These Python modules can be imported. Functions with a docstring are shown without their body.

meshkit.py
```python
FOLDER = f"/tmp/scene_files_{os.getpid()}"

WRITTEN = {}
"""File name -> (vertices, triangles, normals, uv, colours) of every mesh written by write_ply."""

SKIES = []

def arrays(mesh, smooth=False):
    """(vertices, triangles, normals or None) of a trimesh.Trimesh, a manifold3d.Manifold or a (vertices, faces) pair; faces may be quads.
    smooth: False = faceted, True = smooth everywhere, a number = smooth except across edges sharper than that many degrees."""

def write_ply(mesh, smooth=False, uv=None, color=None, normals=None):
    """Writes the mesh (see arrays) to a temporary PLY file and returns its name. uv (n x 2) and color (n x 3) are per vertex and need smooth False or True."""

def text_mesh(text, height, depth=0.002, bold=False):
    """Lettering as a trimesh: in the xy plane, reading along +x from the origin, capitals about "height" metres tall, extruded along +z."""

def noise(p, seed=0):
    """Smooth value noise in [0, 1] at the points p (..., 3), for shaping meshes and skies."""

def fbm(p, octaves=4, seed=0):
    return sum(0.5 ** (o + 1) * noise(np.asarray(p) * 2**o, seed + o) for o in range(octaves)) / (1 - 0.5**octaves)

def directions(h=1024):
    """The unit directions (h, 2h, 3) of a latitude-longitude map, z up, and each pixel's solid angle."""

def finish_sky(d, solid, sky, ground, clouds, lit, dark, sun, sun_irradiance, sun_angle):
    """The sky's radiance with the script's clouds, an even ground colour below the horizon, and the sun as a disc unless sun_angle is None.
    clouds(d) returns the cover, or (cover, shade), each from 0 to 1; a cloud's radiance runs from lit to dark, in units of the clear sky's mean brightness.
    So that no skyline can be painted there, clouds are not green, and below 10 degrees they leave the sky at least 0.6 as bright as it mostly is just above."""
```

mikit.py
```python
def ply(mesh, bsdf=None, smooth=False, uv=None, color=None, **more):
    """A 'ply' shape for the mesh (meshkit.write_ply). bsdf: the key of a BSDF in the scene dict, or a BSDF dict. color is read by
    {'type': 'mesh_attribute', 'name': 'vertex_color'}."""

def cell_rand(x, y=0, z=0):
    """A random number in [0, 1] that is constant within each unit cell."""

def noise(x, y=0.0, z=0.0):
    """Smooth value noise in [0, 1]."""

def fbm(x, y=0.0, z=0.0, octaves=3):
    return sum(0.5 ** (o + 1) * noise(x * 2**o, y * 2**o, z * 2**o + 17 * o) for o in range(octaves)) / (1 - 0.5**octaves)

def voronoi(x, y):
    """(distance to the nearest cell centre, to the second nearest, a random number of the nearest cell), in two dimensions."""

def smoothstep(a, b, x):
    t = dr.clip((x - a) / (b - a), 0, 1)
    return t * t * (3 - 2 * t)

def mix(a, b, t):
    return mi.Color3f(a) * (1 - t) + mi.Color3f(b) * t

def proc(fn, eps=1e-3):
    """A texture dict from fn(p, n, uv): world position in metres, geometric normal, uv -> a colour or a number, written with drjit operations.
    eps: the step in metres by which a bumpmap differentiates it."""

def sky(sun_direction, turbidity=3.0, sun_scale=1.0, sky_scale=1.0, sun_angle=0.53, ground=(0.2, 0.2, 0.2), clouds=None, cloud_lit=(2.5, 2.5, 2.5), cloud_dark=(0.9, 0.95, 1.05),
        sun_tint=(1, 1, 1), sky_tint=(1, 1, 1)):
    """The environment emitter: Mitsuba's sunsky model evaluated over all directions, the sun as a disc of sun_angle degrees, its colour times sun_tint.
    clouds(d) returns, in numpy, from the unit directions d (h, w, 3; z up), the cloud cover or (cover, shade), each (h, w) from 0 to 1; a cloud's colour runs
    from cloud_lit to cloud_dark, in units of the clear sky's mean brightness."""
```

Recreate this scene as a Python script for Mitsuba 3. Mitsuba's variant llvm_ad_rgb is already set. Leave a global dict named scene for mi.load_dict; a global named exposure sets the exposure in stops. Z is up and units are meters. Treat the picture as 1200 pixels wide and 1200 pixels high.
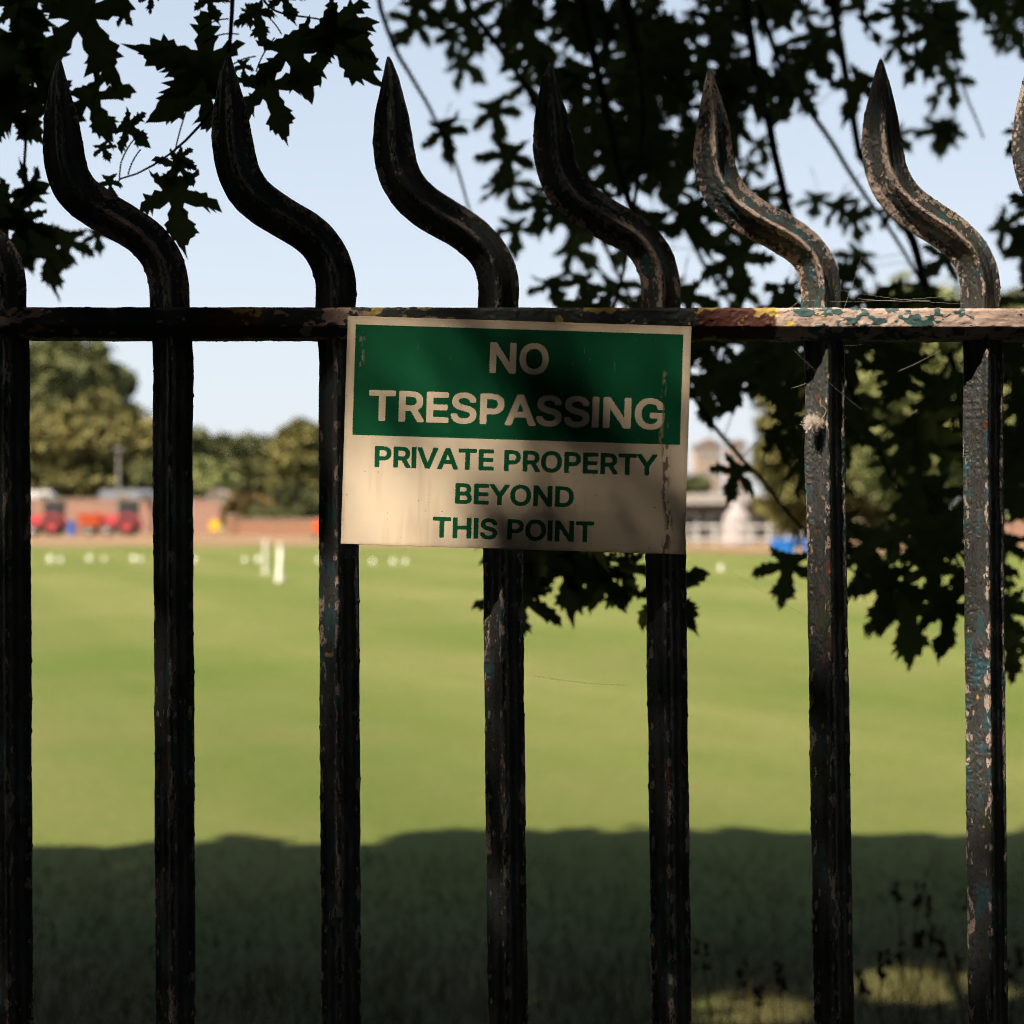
import math
import numpy as np
import trimesh
import drjit as dr
import mitsuba as mi
import mikit
import meshkit
from mikit import noise, fbm, voronoi, cell_rand, smoothstep, mix
from scipy.interpolate import CubicSpline
from shapely.geometry import Polygon
from shapely import box as shapely_box
from shapely.affinity import translate
from shapely.ops import unary_union

T = mi.ScalarTransform4f
scene, labels = {}, {}

# ---------------------------------------------------------------- camera, sky, exposure
CAM = np.array([0.0, -1.875, 1.45])
F = 2500.0                                            # focal length in pixels of the 1200 px photograph
scene['camera'] = {'type': 'thinlens', 'fov': 2 * math.degrees(math.atan(600 / F)), 'fov_axis': 'x',
                   'aperture_radius': 0.0046, 'focus_distance': 1.862, 'near_clip': 0.05, 'far_clip': 3000.0,
                   'to_world': T().look_at(origin=CAM.tolist(), target=[0, 0, 1.45], up=[0, 0, 1])}
SUN_AZ, SUN_EL = math.radians(44), math.radians(54)
SUN = np.array([-math.sin(SUN_AZ) * math.cos(SUN_EL), -math.cos(SUN_AZ) * math.cos(SUN_EL), math.sin(SUN_EL)])
scene['sky'] = mikit.sky(SUN.tolist(), turbidity=5, sun_scale=1.55, ground=(0.08, 0.085, 0.04), sky_tint=(1.25, 1.0, 0.86),
                          clouds=lambda d: 0.5 * np.exp(-d[..., 2] / 0.8), cloud_lit=(1.72, 1.93, 2.1))   # thin high haze, denser towards the horizon
exposure = 2.3


def at(px, py, y):
    """The point at depth y (metres beyond the railing) that stands at this place of the photograph."""
    d = y - CAM[1]
    return np.array([CAM[0] + (px - 600) / F * d, y, CAM[2] - (py - 600) / F * d])


# ---------------------------------------------------------------- helpers
def numbered(key):
    if key not in scene and key not in labels and not any(k.startswith(key + '__') for k in scene):
        return key
    i = 1
    while f'{key}_{i:03d}' in scene or f'{key}_{i:03d}' in labels or f'{key}_{i:03d}' in TAKEN:
        i += 1
    return f'{key}_{i:03d}'


TAKEN = set()


def obj(name, mesh, bsdf, parent=None, smooth=False, uv=None, **more):
    key = numbered((parent + '__' if parent else '') + name)
    scene[key] = mesh if isinstance(mesh, dict) else mikit.ply(mesh, bsdf, smooth=smooth, uv=uv)
    if more:
        scene[key] = {**scene[key], **more}
    return key


def thing(name, label, cat, group=None):
    key = numbered(name)
    labels[key] = {'label': label, 'category': cat}
    if group:
        labels[key]['group'] = group
    return key


def tag(key, **kw):
    labels.setdefault(key, {}).update(kw)
    return key


def bsdf(name, d, two=True):
    scene[name] = {'type': 'twosided', 'b': d} if two else d
    return name


def rgb(*c):
    return {'type': 'rgb', 'value': list(c)}


def plain(name, color, rough=0.6, spec=0.3):
    return bsdf(name, {'type': 'principled', 'base_color': rgb(*color), 'roughness': rough, 'specular': spec})


def procmat(name, fn, rough=0.6, spec=0.3, bump=None, scale=0.001, eps=1e-3):
    d = {'type': 'principled', 'base_color': mikit.proc(fn), 'roughness': rough, 'specular': spec}
    if bump is not None:
        d = {'type': 'bumpmap', 'tex': mikit.proc(bump, eps), 'scale': scale, 'b': d}
    return bsdf(name, d)


def cat(ms):
    return trimesh.util.concatenate(ms)


def box(x0, x1, y0, y1, z0, z1):
    m = trimesh.creation.box((x1 - x0, y1 - y0, z1 - z0))
    m.apply_translation(((x0 + x1) / 2, (y0 + y1) / 2, (z0 + z1) / 2))
    return m


def cbox(x0, x1, y0, y1, z0, z1, c):
    """A box with chamfered edges (convex hull of three boxes)."""
    pts = []
    for a, b, d in ((c, c, 0), (c, 0, c), (0, c, c)):
        for sx in (x0 + a, x1 - a):
            for sy in (y0 + b, y1 - b):
                for sz in (z0 + d, z1 - d):
                    pts.append((sx, sy, sz))
    return trimesh.convex.convex_hull(np.array(pts))


def tube(points, radii, sides=6):
    p = np.asarray(points, float)
    r = np.broadcast_to(np.asarray(radii, float), (len(p),))
    t = np.gradient(p, axis=0)
    t /= np.linalg.norm(t, axis=1, keepdims=True) + 1e-12
    ref = np.array([0.31, 0.2, 0.93]) if abs(t[:, 2]).mean() < 0.8 else np.array([0.93, 0.2, 0.31])
    a = np.cross(t, ref)
    a /= np.linalg.norm(a, axis=1, keepdims=True) + 1e-12
    b = np.cross(t, a)
    ang = np.arange(sides) * 2 * np.pi / sides
    v = p[:, None] + r[:, None, None] * (np.cos(ang)[None, :, None] * a[:, None] + np.sin(ang)[None, :, None] * b[:, None])
    v = np.vstack([v.reshape(-1, 3), p[:1], p[-1:]])
    i, j = np.meshgrid(np.arange(len(p) - 1), np.arange(sides), indexing='ij')
    i, j = i.ravel(), j.ravel()
    k = (j + 1) % sides
    A, B, C, D = i * sides + j, i * sides + k, (i + 1) * sides + k, (i + 1) * sides + j
    f = np.vstack([np.stack([A, B, C], 1), np.stack([A, C, D], 1)])
    e, n0 = np.arange(sides), len(p) * sides
    f = np.vstack([f, np.stack([e * 0 + n0, (e + 1) % sides, e], 1),
                   np.stack([e * 0 + n0 + 1, e + (len(p) - 1) * sides, (e + 1) % sides + (len(p) - 1) * sides], 1)])
    return trimesh.Trimesh(v, f, process=False)


def lathe(prof, sides=20):
    """Profile (r, z) turned about z."""
    return trimesh.creation.revolve(np.array(prof, float), sections=sides)


def cyl_between(a, b, r, sides=10):
    return tube(np.array([a, b], float), [r, r], sides)


def curve(pts, n):
    pts = np.asarray(pts, float)
    s = np.concatenate([[0], np.cumsum(np.linalg.norm(np.diff(pts, axis=0), axis=1))])
    return CubicSpline(s, pts)(np.linspace(0, s[-1], n))


# ---------------------------------------------------------------- ground
def field_color(p, n, uv):
    a = fbm(p.x * 0.35, p.y * 0.22, 1.0, 4)
    b = fbm(p.x * 2.1, p.y * 1.3, 4.0, 4)
    c = fbm(p.x * 14.0, p.y * 9.0, 7.0, 3)
    bend = 0.75 * p.y - 0.012 * p.x * p.x + 1.9 * p.x + 3.0 * noise(p.x * 0.08, p.y * 0.08)
    stripe = 0.5 + 0.5 * dr.sin(bend * 0.55)
    fine = fbm(bend * 1.1, p.x * 0.25 - p.y * 0.1, 6.0, 4)
    stripe2 = 0.5 + 0.5 * dr.sin(p.x * 0.9 + p.y * 0.06)
    t = dr.clip(0.1 + 0.4 + 0.28 * (smoothstep(0.3, 0.7, a) - 0.5) + 0.5 * (b - 0.5) + 0.3 * (c - 0.5) + 0.32 * (stripe - 0.5) + 0.24 * (fine - 0.5) + 0.16 * (stripe2 - 0.5) + 0.45 * (fbm(p.x * 0.9 + 5.0, p.y * 0.45, 11.0, 4) - 0.5), 0, 1)
    col = mix((0.050, 0.076, 0.0150), (0.083, 0.090, 0.032), t)
    dry = smoothstep(0.62, 0.78, fbm(p.x * 0.16 + 9.0, p.y * 0.5, 2.0, 3)) * 0.12
    col = col * (1 - dry) + mi.Color3f(0.1, 0.086, 0.038) * dry
    shaded_earth = smoothstep(6.4, 3.6, p.y + 1.2 * (a - 0.5)) * smoothstep(-2.0, 0.0, p.y)      # thin grass and bare earth, coloured darker to deepen the tree's shade
    col = mix(col, mix((0.023, 0.033, 0.010), (0.052, 0.046, 0.022), smoothstep(0.4, 0.65, b)), shaded_earth * 0.8)
    col = col * (0.9 + 0.08 * stripe + 0.12 * fine)
    return col * (0.86 + 0.28 * fbm(p.x * 40.0, p.y * 25.0, 3.0, 2))


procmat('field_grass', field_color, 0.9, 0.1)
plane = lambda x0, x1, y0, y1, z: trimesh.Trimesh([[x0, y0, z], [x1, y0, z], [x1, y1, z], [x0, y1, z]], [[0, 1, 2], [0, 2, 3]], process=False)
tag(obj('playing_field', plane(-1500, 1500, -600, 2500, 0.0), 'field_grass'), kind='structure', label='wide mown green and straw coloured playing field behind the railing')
procmat('dry_soil', lambda p, n, uv: mix((0.10, 0.07, 0.044), (0.15, 0.105, 0.066), fbm(p.x * 0.5, p.y * 0.2, 1.0, 3)), 0.9, 0.1)
xs = np.linspace(-70, 70, 60)
near = 88 - 17.0 * np.clip((xs - 1) / 7, 0, 1) + 0.6 * np.sin(xs * 0.4)
tv = np.vstack([np.stack([xs, near, xs * 0 + 0.02], 1), np.stack([xs, xs * 0 + 150, xs * 0 + 0.02], 1)])
tf = np.array([[i, i + 1, 61 + i] for i in range(59)] + [[i, 61 + i, 60 + i] for i in range(59)])
tag(obj('dirt_track', trimesh.Trimesh(tv, tf, process=False), 'dry_soil'), kind='structure', label='pale dry earth strip along the far edge of the field')
procmat('asphalt', lambda p, n, uv: mix((0.04, 0.04, 0.04), (0.065, 0.062, 0.06), fbm(p.x * 30, p.y * 30, 1.0, 3)), 0.85, 0.2)
tag(obj('pavement', plane(-40, 40, -9, -0.35, 0.006), 'asphalt'), kind='structure', label='dark asphalt pavement on the near side of the railing')

# ---------------------------------------------------------------- distant trees
ORD = ['first', 'second', 'third', 'fourth', 'fifth', 'sixth', 'seventh', 'eighth', 'ninth', 'tenth', 'eleventh', 'twelfth', 'thirteenth', 'fourteenth', 'fifteenth']
def leaf_mat(name, c0, c1, sc):
    def fn(p, n, uv):
        return mix(c0, c1, smoothstep(0.25, 0.75, fbm(p.x * sc, p.y * sc, p.z * sc, 3)))
    bsdf(name, {'type': 'principled', 'base_color': mikit.proc(fn), 'roughness': 0.7, 'specular': 0.2})


leaf_mat('leaf_dark', (0.045, 0.058, 0.022), (0.085, 0.095, 0.035), 0.4)
leaf_mat('leaf_olive', (0.085, 0.086, 0.03), (0.16, 0.148, 0.05), 0.45)
leaf_mat('leaf_mid', (0.052, 0.062, 0.028), (0.105, 0.112, 0.046), 0.3)
leaf_mat('leaf_pale', (0.14, 0.16, 0.06), (0.2, 0.22, 0.085), 0.3)
leaf_mat('leaf_blocker', (0.022, 0.03, 0.011), (0.04, 0.05, 0.017), 0.6)  # for the unseen trees and hedge that hold back skylight
leaf_mat('leaf_brown', (0.10, 0.075, 0.03), (0.16, 0.115, 0.045), 0.5)
plain('bark_far', (0.09, 0.075, 0.06), 0.9, 0.1)


def quads(c, size, rng, up=0.3):
    n = len(c)
    nm = rng.normal(size=(n, 3)); nm[:, 2] += up
    nm /= np.linalg.norm(nm, axis=1, keepdims=True)
    a = np.cross(nm, rng.normal(size=(n, 3))); a /= np.linalg.norm(a, axis=1, keepdims=True)
    b = np.cross(nm, a)
    s = size * rng.uniform(0.6, 1.3, (n, 1))
    v = np.stack([c - a * s, c + b * s * 0.45, c + a * s, c - b * s * 0.45], 1).reshape(-1, 3)
    i = np.arange(n)[:, None] * 4
    return v, np.vstack([i + [0, 1, 2], i + [0, 2, 3]])


def far_tree(label, x, y, h, w, seed, mat, base=0.25, nclump=60, per=90, leaf=0.45, name='tree', cat_='tree', squash=1.0, group=None):
    rng = np.random.default_rng(seed)
    t = thing(name, label, cat_, group)
    cz, rz = h * (1 + base) / 2, h * (1 - base) / 2
    u = rng.normal(size=(nclump, 3)); u /= np.linalg.norm(u, axis=1, keepdims=True)
    r = rng.uniform(0.35, 1.0, (nclump, 1)) ** 0.6
    cen = u * r * np.array([w / 2, w / 2 * squash, rz]) * 0.82
    cr = rng.uniform(0.13, 0.26, nclump) * min(w, 2.2 * rz)
    pts = []
    for c, q in zip(cen, cr):
        g = rng.normal(size=(per, 3)); g /= np.linalg.norm(g, axis=1, keepdims=True)
        pts.append(c + g * q * rng.uniform(0.45, 0.92, (per, 1)) * np.array([1, 1, 0.75]))
    pts = np.vstack(pts) + np.array([x, y, cz])
    pts = pts[pts[:, 2] > 0.15]
    obj('crown', quads(pts, leaf * 1.3, rng), mat, t)
    zt = max(h * base, 0.6) + rz * 0.8
    trunk = [tube([(x, y, -0.05), (x + 0.1, y, zt * 0.5), (x - 0.1, y, zt)], [0.045 * w, 0.03 * w, 0.012 * w], 8)]
    for c in cen[:7]:
        trunk.append(tube([(x, y, zt * 0.45), tuple(np.array([x, y, cz]) + c * 0.5 + [0, 0, -0.2]), tuple(np.array([x, y, cz]) + c)], [0.02 * w, 0.012 * w, 0.004 * w], 5))
    obj('trunk', cat(trunk), 'bark_far', t)
    return t


def ftree(label, px, top, y, wpx, seed, mat, **kw):
    p = at(px, top, y)
    return far_tree(label, p[0], y, p[2], wpx / F * (y + 1.875), seed, mat, **kw)


ftree('tall dark green tree rising to the rail at the left edge', 62, 372, 165, 190, 1, 'leaf_dark', base=0.1, nclump=80, per=110, leaf=0.5)
ftree('dark green tree whose crown ends left of the second bar', 112, 380, 168, 100, 71, 'leaf_dark', base=0.1, nclump=60, per=110, leaf=0.5)
ftree('broad olive yellow tree behind the red tractors', 108, 462, 150, 210, 2, 'leaf_olive', base=0.02, nclump=90, per=110, leaf=0.42)
ftree('dull olive tree left of the broad yellow one, half behind a bar', -30, 440, 150, 170, 3, 'leaf_mid', base=0.05)
ftree('small dark shrub beside the grey lamp post', 168, 535, 146, 60, 30, 'leaf_dark', base=0.0, nclump=30, leaf=0.35)
TREELINE = [(205, 492, 235, 90, 'leaf_mid', 'dark olive treetop just right of the second bar'), (262, 505, 250, 90, 'leaf_dark', 'dark green tree behind the pale willow'),
            (308, 500, 240, 80, 'leaf_mid', 'rounded mid green tree at the middle of the far treeline'), (352, 488, 230, 80, 'leaf_olive', 'tallest olive tree of the far treeline, left of the sign'),
            (400, 492, 240, 90, 'leaf_dark', 'dark tree of the far treeline hidden mostly by the sign bar'), (470, 500, 250, 120, 'leaf_mid', 'tree behind the left half of the sign'),
            (570, 520, 250, 120, 'leaf_dark', 'tree behind the middle of the sign'), (670, 530, 260, 130, 'leaf_mid', 'tree behind the right half of the sign')]
for k, (px, top, y, w, m, lab) in enumerate(TREELINE):
    ftree(lab, px, top, y, w, 40 + k, m, base=0.05, nclump=70, per=150, leaf=0.6)
for k, (px, top, y, w) in enumerate([(-150, 440, 190, 170), (-300, 470, 210, 160), (-460, 430, 185, 190), (-640, 480, 220, 170), (-820, 450, 200, 190), (-1010, 470, 215, 190), (770, 545, 270, 120), (1330, 470, 210, 180), (1500, 440, 190, 200), (1690, 470, 215, 180), (1880, 450, 200, 200), (2080, 475, 220, 190)]):
    ftree(f'{ORD[k]} tree of the far treeline outside the picture or behind the sign', px, top, y, w, 400 + k, ['leaf_mid', 'leaf_dark', 'leaf_olive'][k % 3], base=0.03, nclump=50, per=90, leaf=0.7)
ftree('pale yellow green willow in front of the far treeline', 246, 533, 205, 62, 60, 'leaf_pale', base=0.03, nclump=40, leaf=0.45)
ftree('rusty brown hedge tree left of the low brick wall', 292, 574, 146, 75, 61, 'leaf_brown', base=0.0, nclump=40, leaf=0.28, name='shrub', cat_='shrub')
ftree('low brown green shrub above the low brick wall', 345, 568, 160, 90, 62, 'leaf_mid', base=0.0, nclump=40, leaf=0.3, name='shrub', cat_='shrub')
ftree('dark shrub overhanging the low brick wall', 318, 592, 144, 100, 63, 'leaf_dark', base=0.0, nclump=40, leaf=0.22, name='shrub', cat_='shrub')
ftree('tall yellow green tree behind the rail at the right', 1105, 318, 72, 270, 64, 'leaf_pale', base=0.08, nclump=120, per=110, leaf=0.22)
ftree('olive tree behind the maple twigs left of the fluffy bar', 935, 425, 84, 110, 65, 'leaf_olive', base=0.02, nclump=60, per=90, leaf=0.24)
ftree('yellow green tree at the right edge behind the maple leaves', 1225, 300, 78, 180, 66, 'leaf_mid', base=0.05, nclump=80, per=100, leaf=0.24)
ftree('dark green tree behind the lower maple leaves at the right', 1030, 440, 92, 190, 67, 'leaf_dark', base=0.0, nclump=90, per=100, leaf=0.26)

# ---------------------------------------------------------------- distant walls and buildings
def brickfn(c0, c1, mortar, w=0.225, h=0.075):
    def fn(p, n, uv):
        row = dr.floor(p.z / h)
        fx = (p.x + p.y) / w + 0.5 * (row - 2 * dr.floor(row / 2))
        u, v = fx - dr.floor(fx), p.z / h - row
        r = cell_rand(dr.floor(fx), row, 3)
        m = dr.maximum(smoothstep(0.05, 0.02, u), smoothstep(0.14, 0.06, v))
        big = fbm(p.x * 0.4, p.z * 0.7, p.y * 0.4, 3)
        return mix(mix(c0, c1, r * 0.6 + 0.4 * big), mortar, m)
    return fn


procmat('brick_pink', brickfn((0.25, 0.135, 0.105), (0.36, 0.22, 0.17), (0.34, 0.28, 0.23)), 0.9, 0.1)
procmat('brick_orange', brickfn((0.25, 0.12, 0.075), (0.33, 0.185, 0.115), (0.33, 0.26, 0.2)), 0.9, 0.1)
procmat('brick_pale', brickfn((0.25, 0.18, 0.15), (0.33, 0.25, 0.21), (0.3, 0.26, 0.23)), 0.9, 0.1)
procmat('coping_stone', lambda p, n, uv: mix((0.3, 0.25, 0.2), (0.37, 0.31, 0.25), fbm(p.x, p.y, p.z, 3)), 0.9, 0.1)
plain('white_paint', (0.6, 0.6, 0.6), 0.4, 0.4)
plain('white_plastic', (0.62, 0.62, 0.56), 0.5, 0.3)
plain('dark_glass', (0.03, 0.035, 0.04), 0.1, 0.6)
plain('tractor_red', (0.48, 0.06, 0.065), 0.35, 0.5)
plain('trailer_orange', (0.6, 0.10, 0.03), 0.4, 0.4)
plain('rubber', (0.03, 0.03, 0.03), 0.85, 0.2)
plain('rim_grey', (0.5, 0.48, 0.45), 0.5, 0.4)
plain('dark_metal', (0.04, 0.05, 0.048), 0.5, 0.4)
plain('grey_metal', (0.2, 0.2, 0.19), 0.5, 0.4)
plain('blue_plastic', (0.02, 0.16, 0.55), 0.45, 0.4)
plain('blue_paint', (0.05, 0.12, 0.4), 0.4, 0.4)
plain('yellow_paint', (0.75, 0.45, 0.02), 0.4, 0.4)
plain('silver_paint', (0.2, 0.23, 0.28), 0.35, 0.5)
plain('roof_grey', (0.32, 0.31, 0.3), 0.8, 0.2)
plain('wall_grey', (0.13, 0.125, 0.12), 0.8, 0.2)
plain('roof_slate', (0.2, 0.16, 0.15), 0.8, 0.2)
plain('canvas', (0.33, 0.31, 0.32), 0.8, 0.1)


def wall(label, pxa, pxb, y, ya, topa, topb, mat, pier_every=6.0):
    """A brick boundary wall from px a to px b at depth y, with coping and piers."""
    w = thing('brick_wall', label, 'wall')
    a, b = at(pxa, topa, y), at(pxb, topb, y)
    n = max(2, int((b[0] - a[0]) / pier_every))
    for k in range(n):
        x0, x1 = a[0] + (b[0] - a[0]) * k / n, a[0] + (b[0] - a[0]) * (k + 1) / n
        z = a[2] + (b[2] - a[2]) * (k + 0.5) / n
        obj('panel', box(x0 + 0.25, x1 - 0.25, y, y + 0.22, -0.05, z), mat, w)
        obj('coping', cbox(x0 + 0.25, x1 - 0.25, y - 0.06, y + 0.28, z, z + 0.09, 0.02), 'coping_stone', w)
        obj('pier', box(x0 - 0.25, x0 + 0.25, y - 0.12, y + 0.34, -0.05, z + 0.2), mat, w)
        obj('cap', cbox(x0 - 0.31, x0 + 0.31, y - 0.18, y + 0.4, z + 0.2, z + 0.34, 0.05), 'coping_stone', w)
    return w


wall('long pinkish brick wall behind the red tractors', -900, 262, 139, 0, 585, 586, 'brick_pink')
wall('low orange brick wall rising towards the sign', 270, 640, 131, 0, 611, 603, 'brick_orange', 5.0)
wall('brick wall at the far right behind the maple leaves', 960, 1320, 105, 0, 612, 612, 'brick_pink', 5.0)


def van(label, px, top, y, mat, s=1.0):
    """A panel van seen from the side, its body, cab slope, windows and wheels."""
    c = at(px, top, y)
    t = thing('parked_van', label, 'van', 'vans parked behind the brick wall')
    H = c[2]
    prof = Polygon([(-2.4, 0.45), (2.5, 0.45), (2.55, 1.05), (1.75, 1.3), (1.1, H - 0.12), (0.8, H), (-2.25, H), (-2.42, H - 0.2)])
    m = trimesh.creation.extrude_polygon(prof, 1.9, engine='earcut')
    m.apply_transform(trimesh.transformations.rotation_matrix(math.pi / 2, (1, 0, 0)))
    m.apply_translation((c[0], y + 1.9, 0))
    obj('body', m, mat, t)
    for wx in (-1.5, 1.6):
        for wy in (y - 0.02, y + 1.7):
            wm = trimesh.creation.cylinder(0.36, 0.22, sections=20)
            wm.apply_transform(trimesh.transformations.rotation_matrix(math.pi / 2, (1, 0, 0)))
            wm.apply_translation((c[0] + wx, wy + 0.1, 0.36))
            obj('wheel', wm, 'rubber', t)
    obj('window', box(c[0] + 0.35, c[0] + 1.15, y - 0.012, y + 0.01, 1.35, H - 0.3), 'dark_glass', t)


van('white van roof above the wall at the far left', 38, 575, 141.5, 'white_paint')
van('pale silver van roof above the wall, second from the left', 72, 577, 147, 'silver_paint')
van('blue grey van roof above the wall, right of the orange trailer', 158, 574, 142, 'silver_paint')


def wheel(parent, x, y, r, w, rim):
    """A wheel with its axle along y."""
    m = lathe([(r * 0.55, -w / 2), (r * 0.92, -w / 2), (r, -w * 0.3), (r, w * 0.3), (r * 0.92, w / 2), (r * 0.55, w / 2), (r * 0.55, -w / 2)], 24)
    R = trimesh.transformations.rotation_matrix(math.pi / 2, (1, 0, 0))
    m.apply_transform(R); m.apply_translation((x, y, r))
    k = obj('wheel', m, 'rubber', parent)
    d = lathe([(0, -w * 0.3), (r * 0.2, -w * 0.34), (r * 0.56, -w * 0.2), (r * 0.56, w * 0.2), (r * 0.2, w * 0.34), (0, w * 0.3)], 20)
    d.apply_transform(R); d.apply_translation((x, y, r))
    obj('rim', d, rim, k)


def extr(poly, y0, y1):
    m = trimesh.creation.extrude_polygon(poly, y1 - y0, engine='earcut')
    m.apply_transform(trimesh.transformations.rotation_matrix(math.pi / 2, (1, 0, 0)))
    m.apply_translation((0, y1, 0))
    return m


def tractor(label, px, y):
    t = thing('tractor', label, 'tractor', 'red tractors in front of the brick wall')
    x = at(px, 600, y)[0]
    mv = lambda m: (m.apply_translation((x, y, 0)), m)[1]
    obj('hood', mv(extr(Polygon([(-1.25, 0.62), (-0.1, 0.62), (-0.1, 1.32), (-0.95, 1.24), (-1.22, 1.1)]), -0.32, 0.32)), 'tractor_red', t)
    obj('grille', mv(cbox(-1.29, -1.252, -0.25, 0.25, 0.66, 1.02, 0.01)), 'dark_metal', t)
    obj('chassis', mv(cat([box(-1.2, 0.75, -0.2, 0.2, 0.42, 0.615), cyl_between((-0.85, -0.55, 0.36), (-0.85, 0.55, 0.36), 0.06), cyl_between((0.4, -0.6, 0.62), (0.4, 0.6, 0.62), 0.09)])), 'dark_metal', t)
    arc = [(0.4 + 0.74 * math.cos(a), 0.62 + 0.74 * math.sin(a)) for a in np.linspace(-0.15, math.pi + 0.1, 14)]
    arc2 = [(0.4 + 0.2 * math.cos(a), 0.62 + 0.2 * math.sin(a)) for a in np.linspace(math.pi, 0, 8)]
    for s in (-1, 1):
        obj('fender', mv(extr(Polygon(arc + arc2), min(s * 0.42, s * 0.6), max(s * 0.42, s * 0.6))), 'tractor_red', t)
        wheel(t, x + 0.4, y + s * 0.72, 0.62, 0.28, 'tractor_red')
        wheel(t, x - 0.85, y + s * 0.6, 0.36, 0.2, 'rim_grey')
    posts = [cyl_between((px_, py_, 1.25), (px_ * 0.95, py_, 2.05), 0.045) for px_ in (-0.1, 0.95) for py_ in (-0.5, 0.5)]
    obj('cab_frame', mv(cat(posts)), 'dark_metal', t)
    obj('cab_glass', mv(cat([box(-0.05, 0.88, -0.46, -0.44, 1.3, 2.0), box(-0.05, 0.88, 0.44, 0.46, 1.3, 2.0)])), 'dark_glass', t)
    obj('roof', mv(cbox(-0.25, 1.1, -0.62, 0.62, 2.05, 2.2, 0.06)), 'dark_metal', t)
    obj('seat', mv(cat([cbox(0.25, 0.7, -0.25, 0.25, 0.95, 1.08, 0.03), cbox(0.65, 0.77, -0.25, 0.25, 1.05, 1.6, 0.03)])), 'rubber', t)
    obj('exhaust', mv(cyl_between((-0.7, 0.2, 1.2), (-0.7, 0.2, 1.85), 0.035)), 'grey_metal', t)


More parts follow.
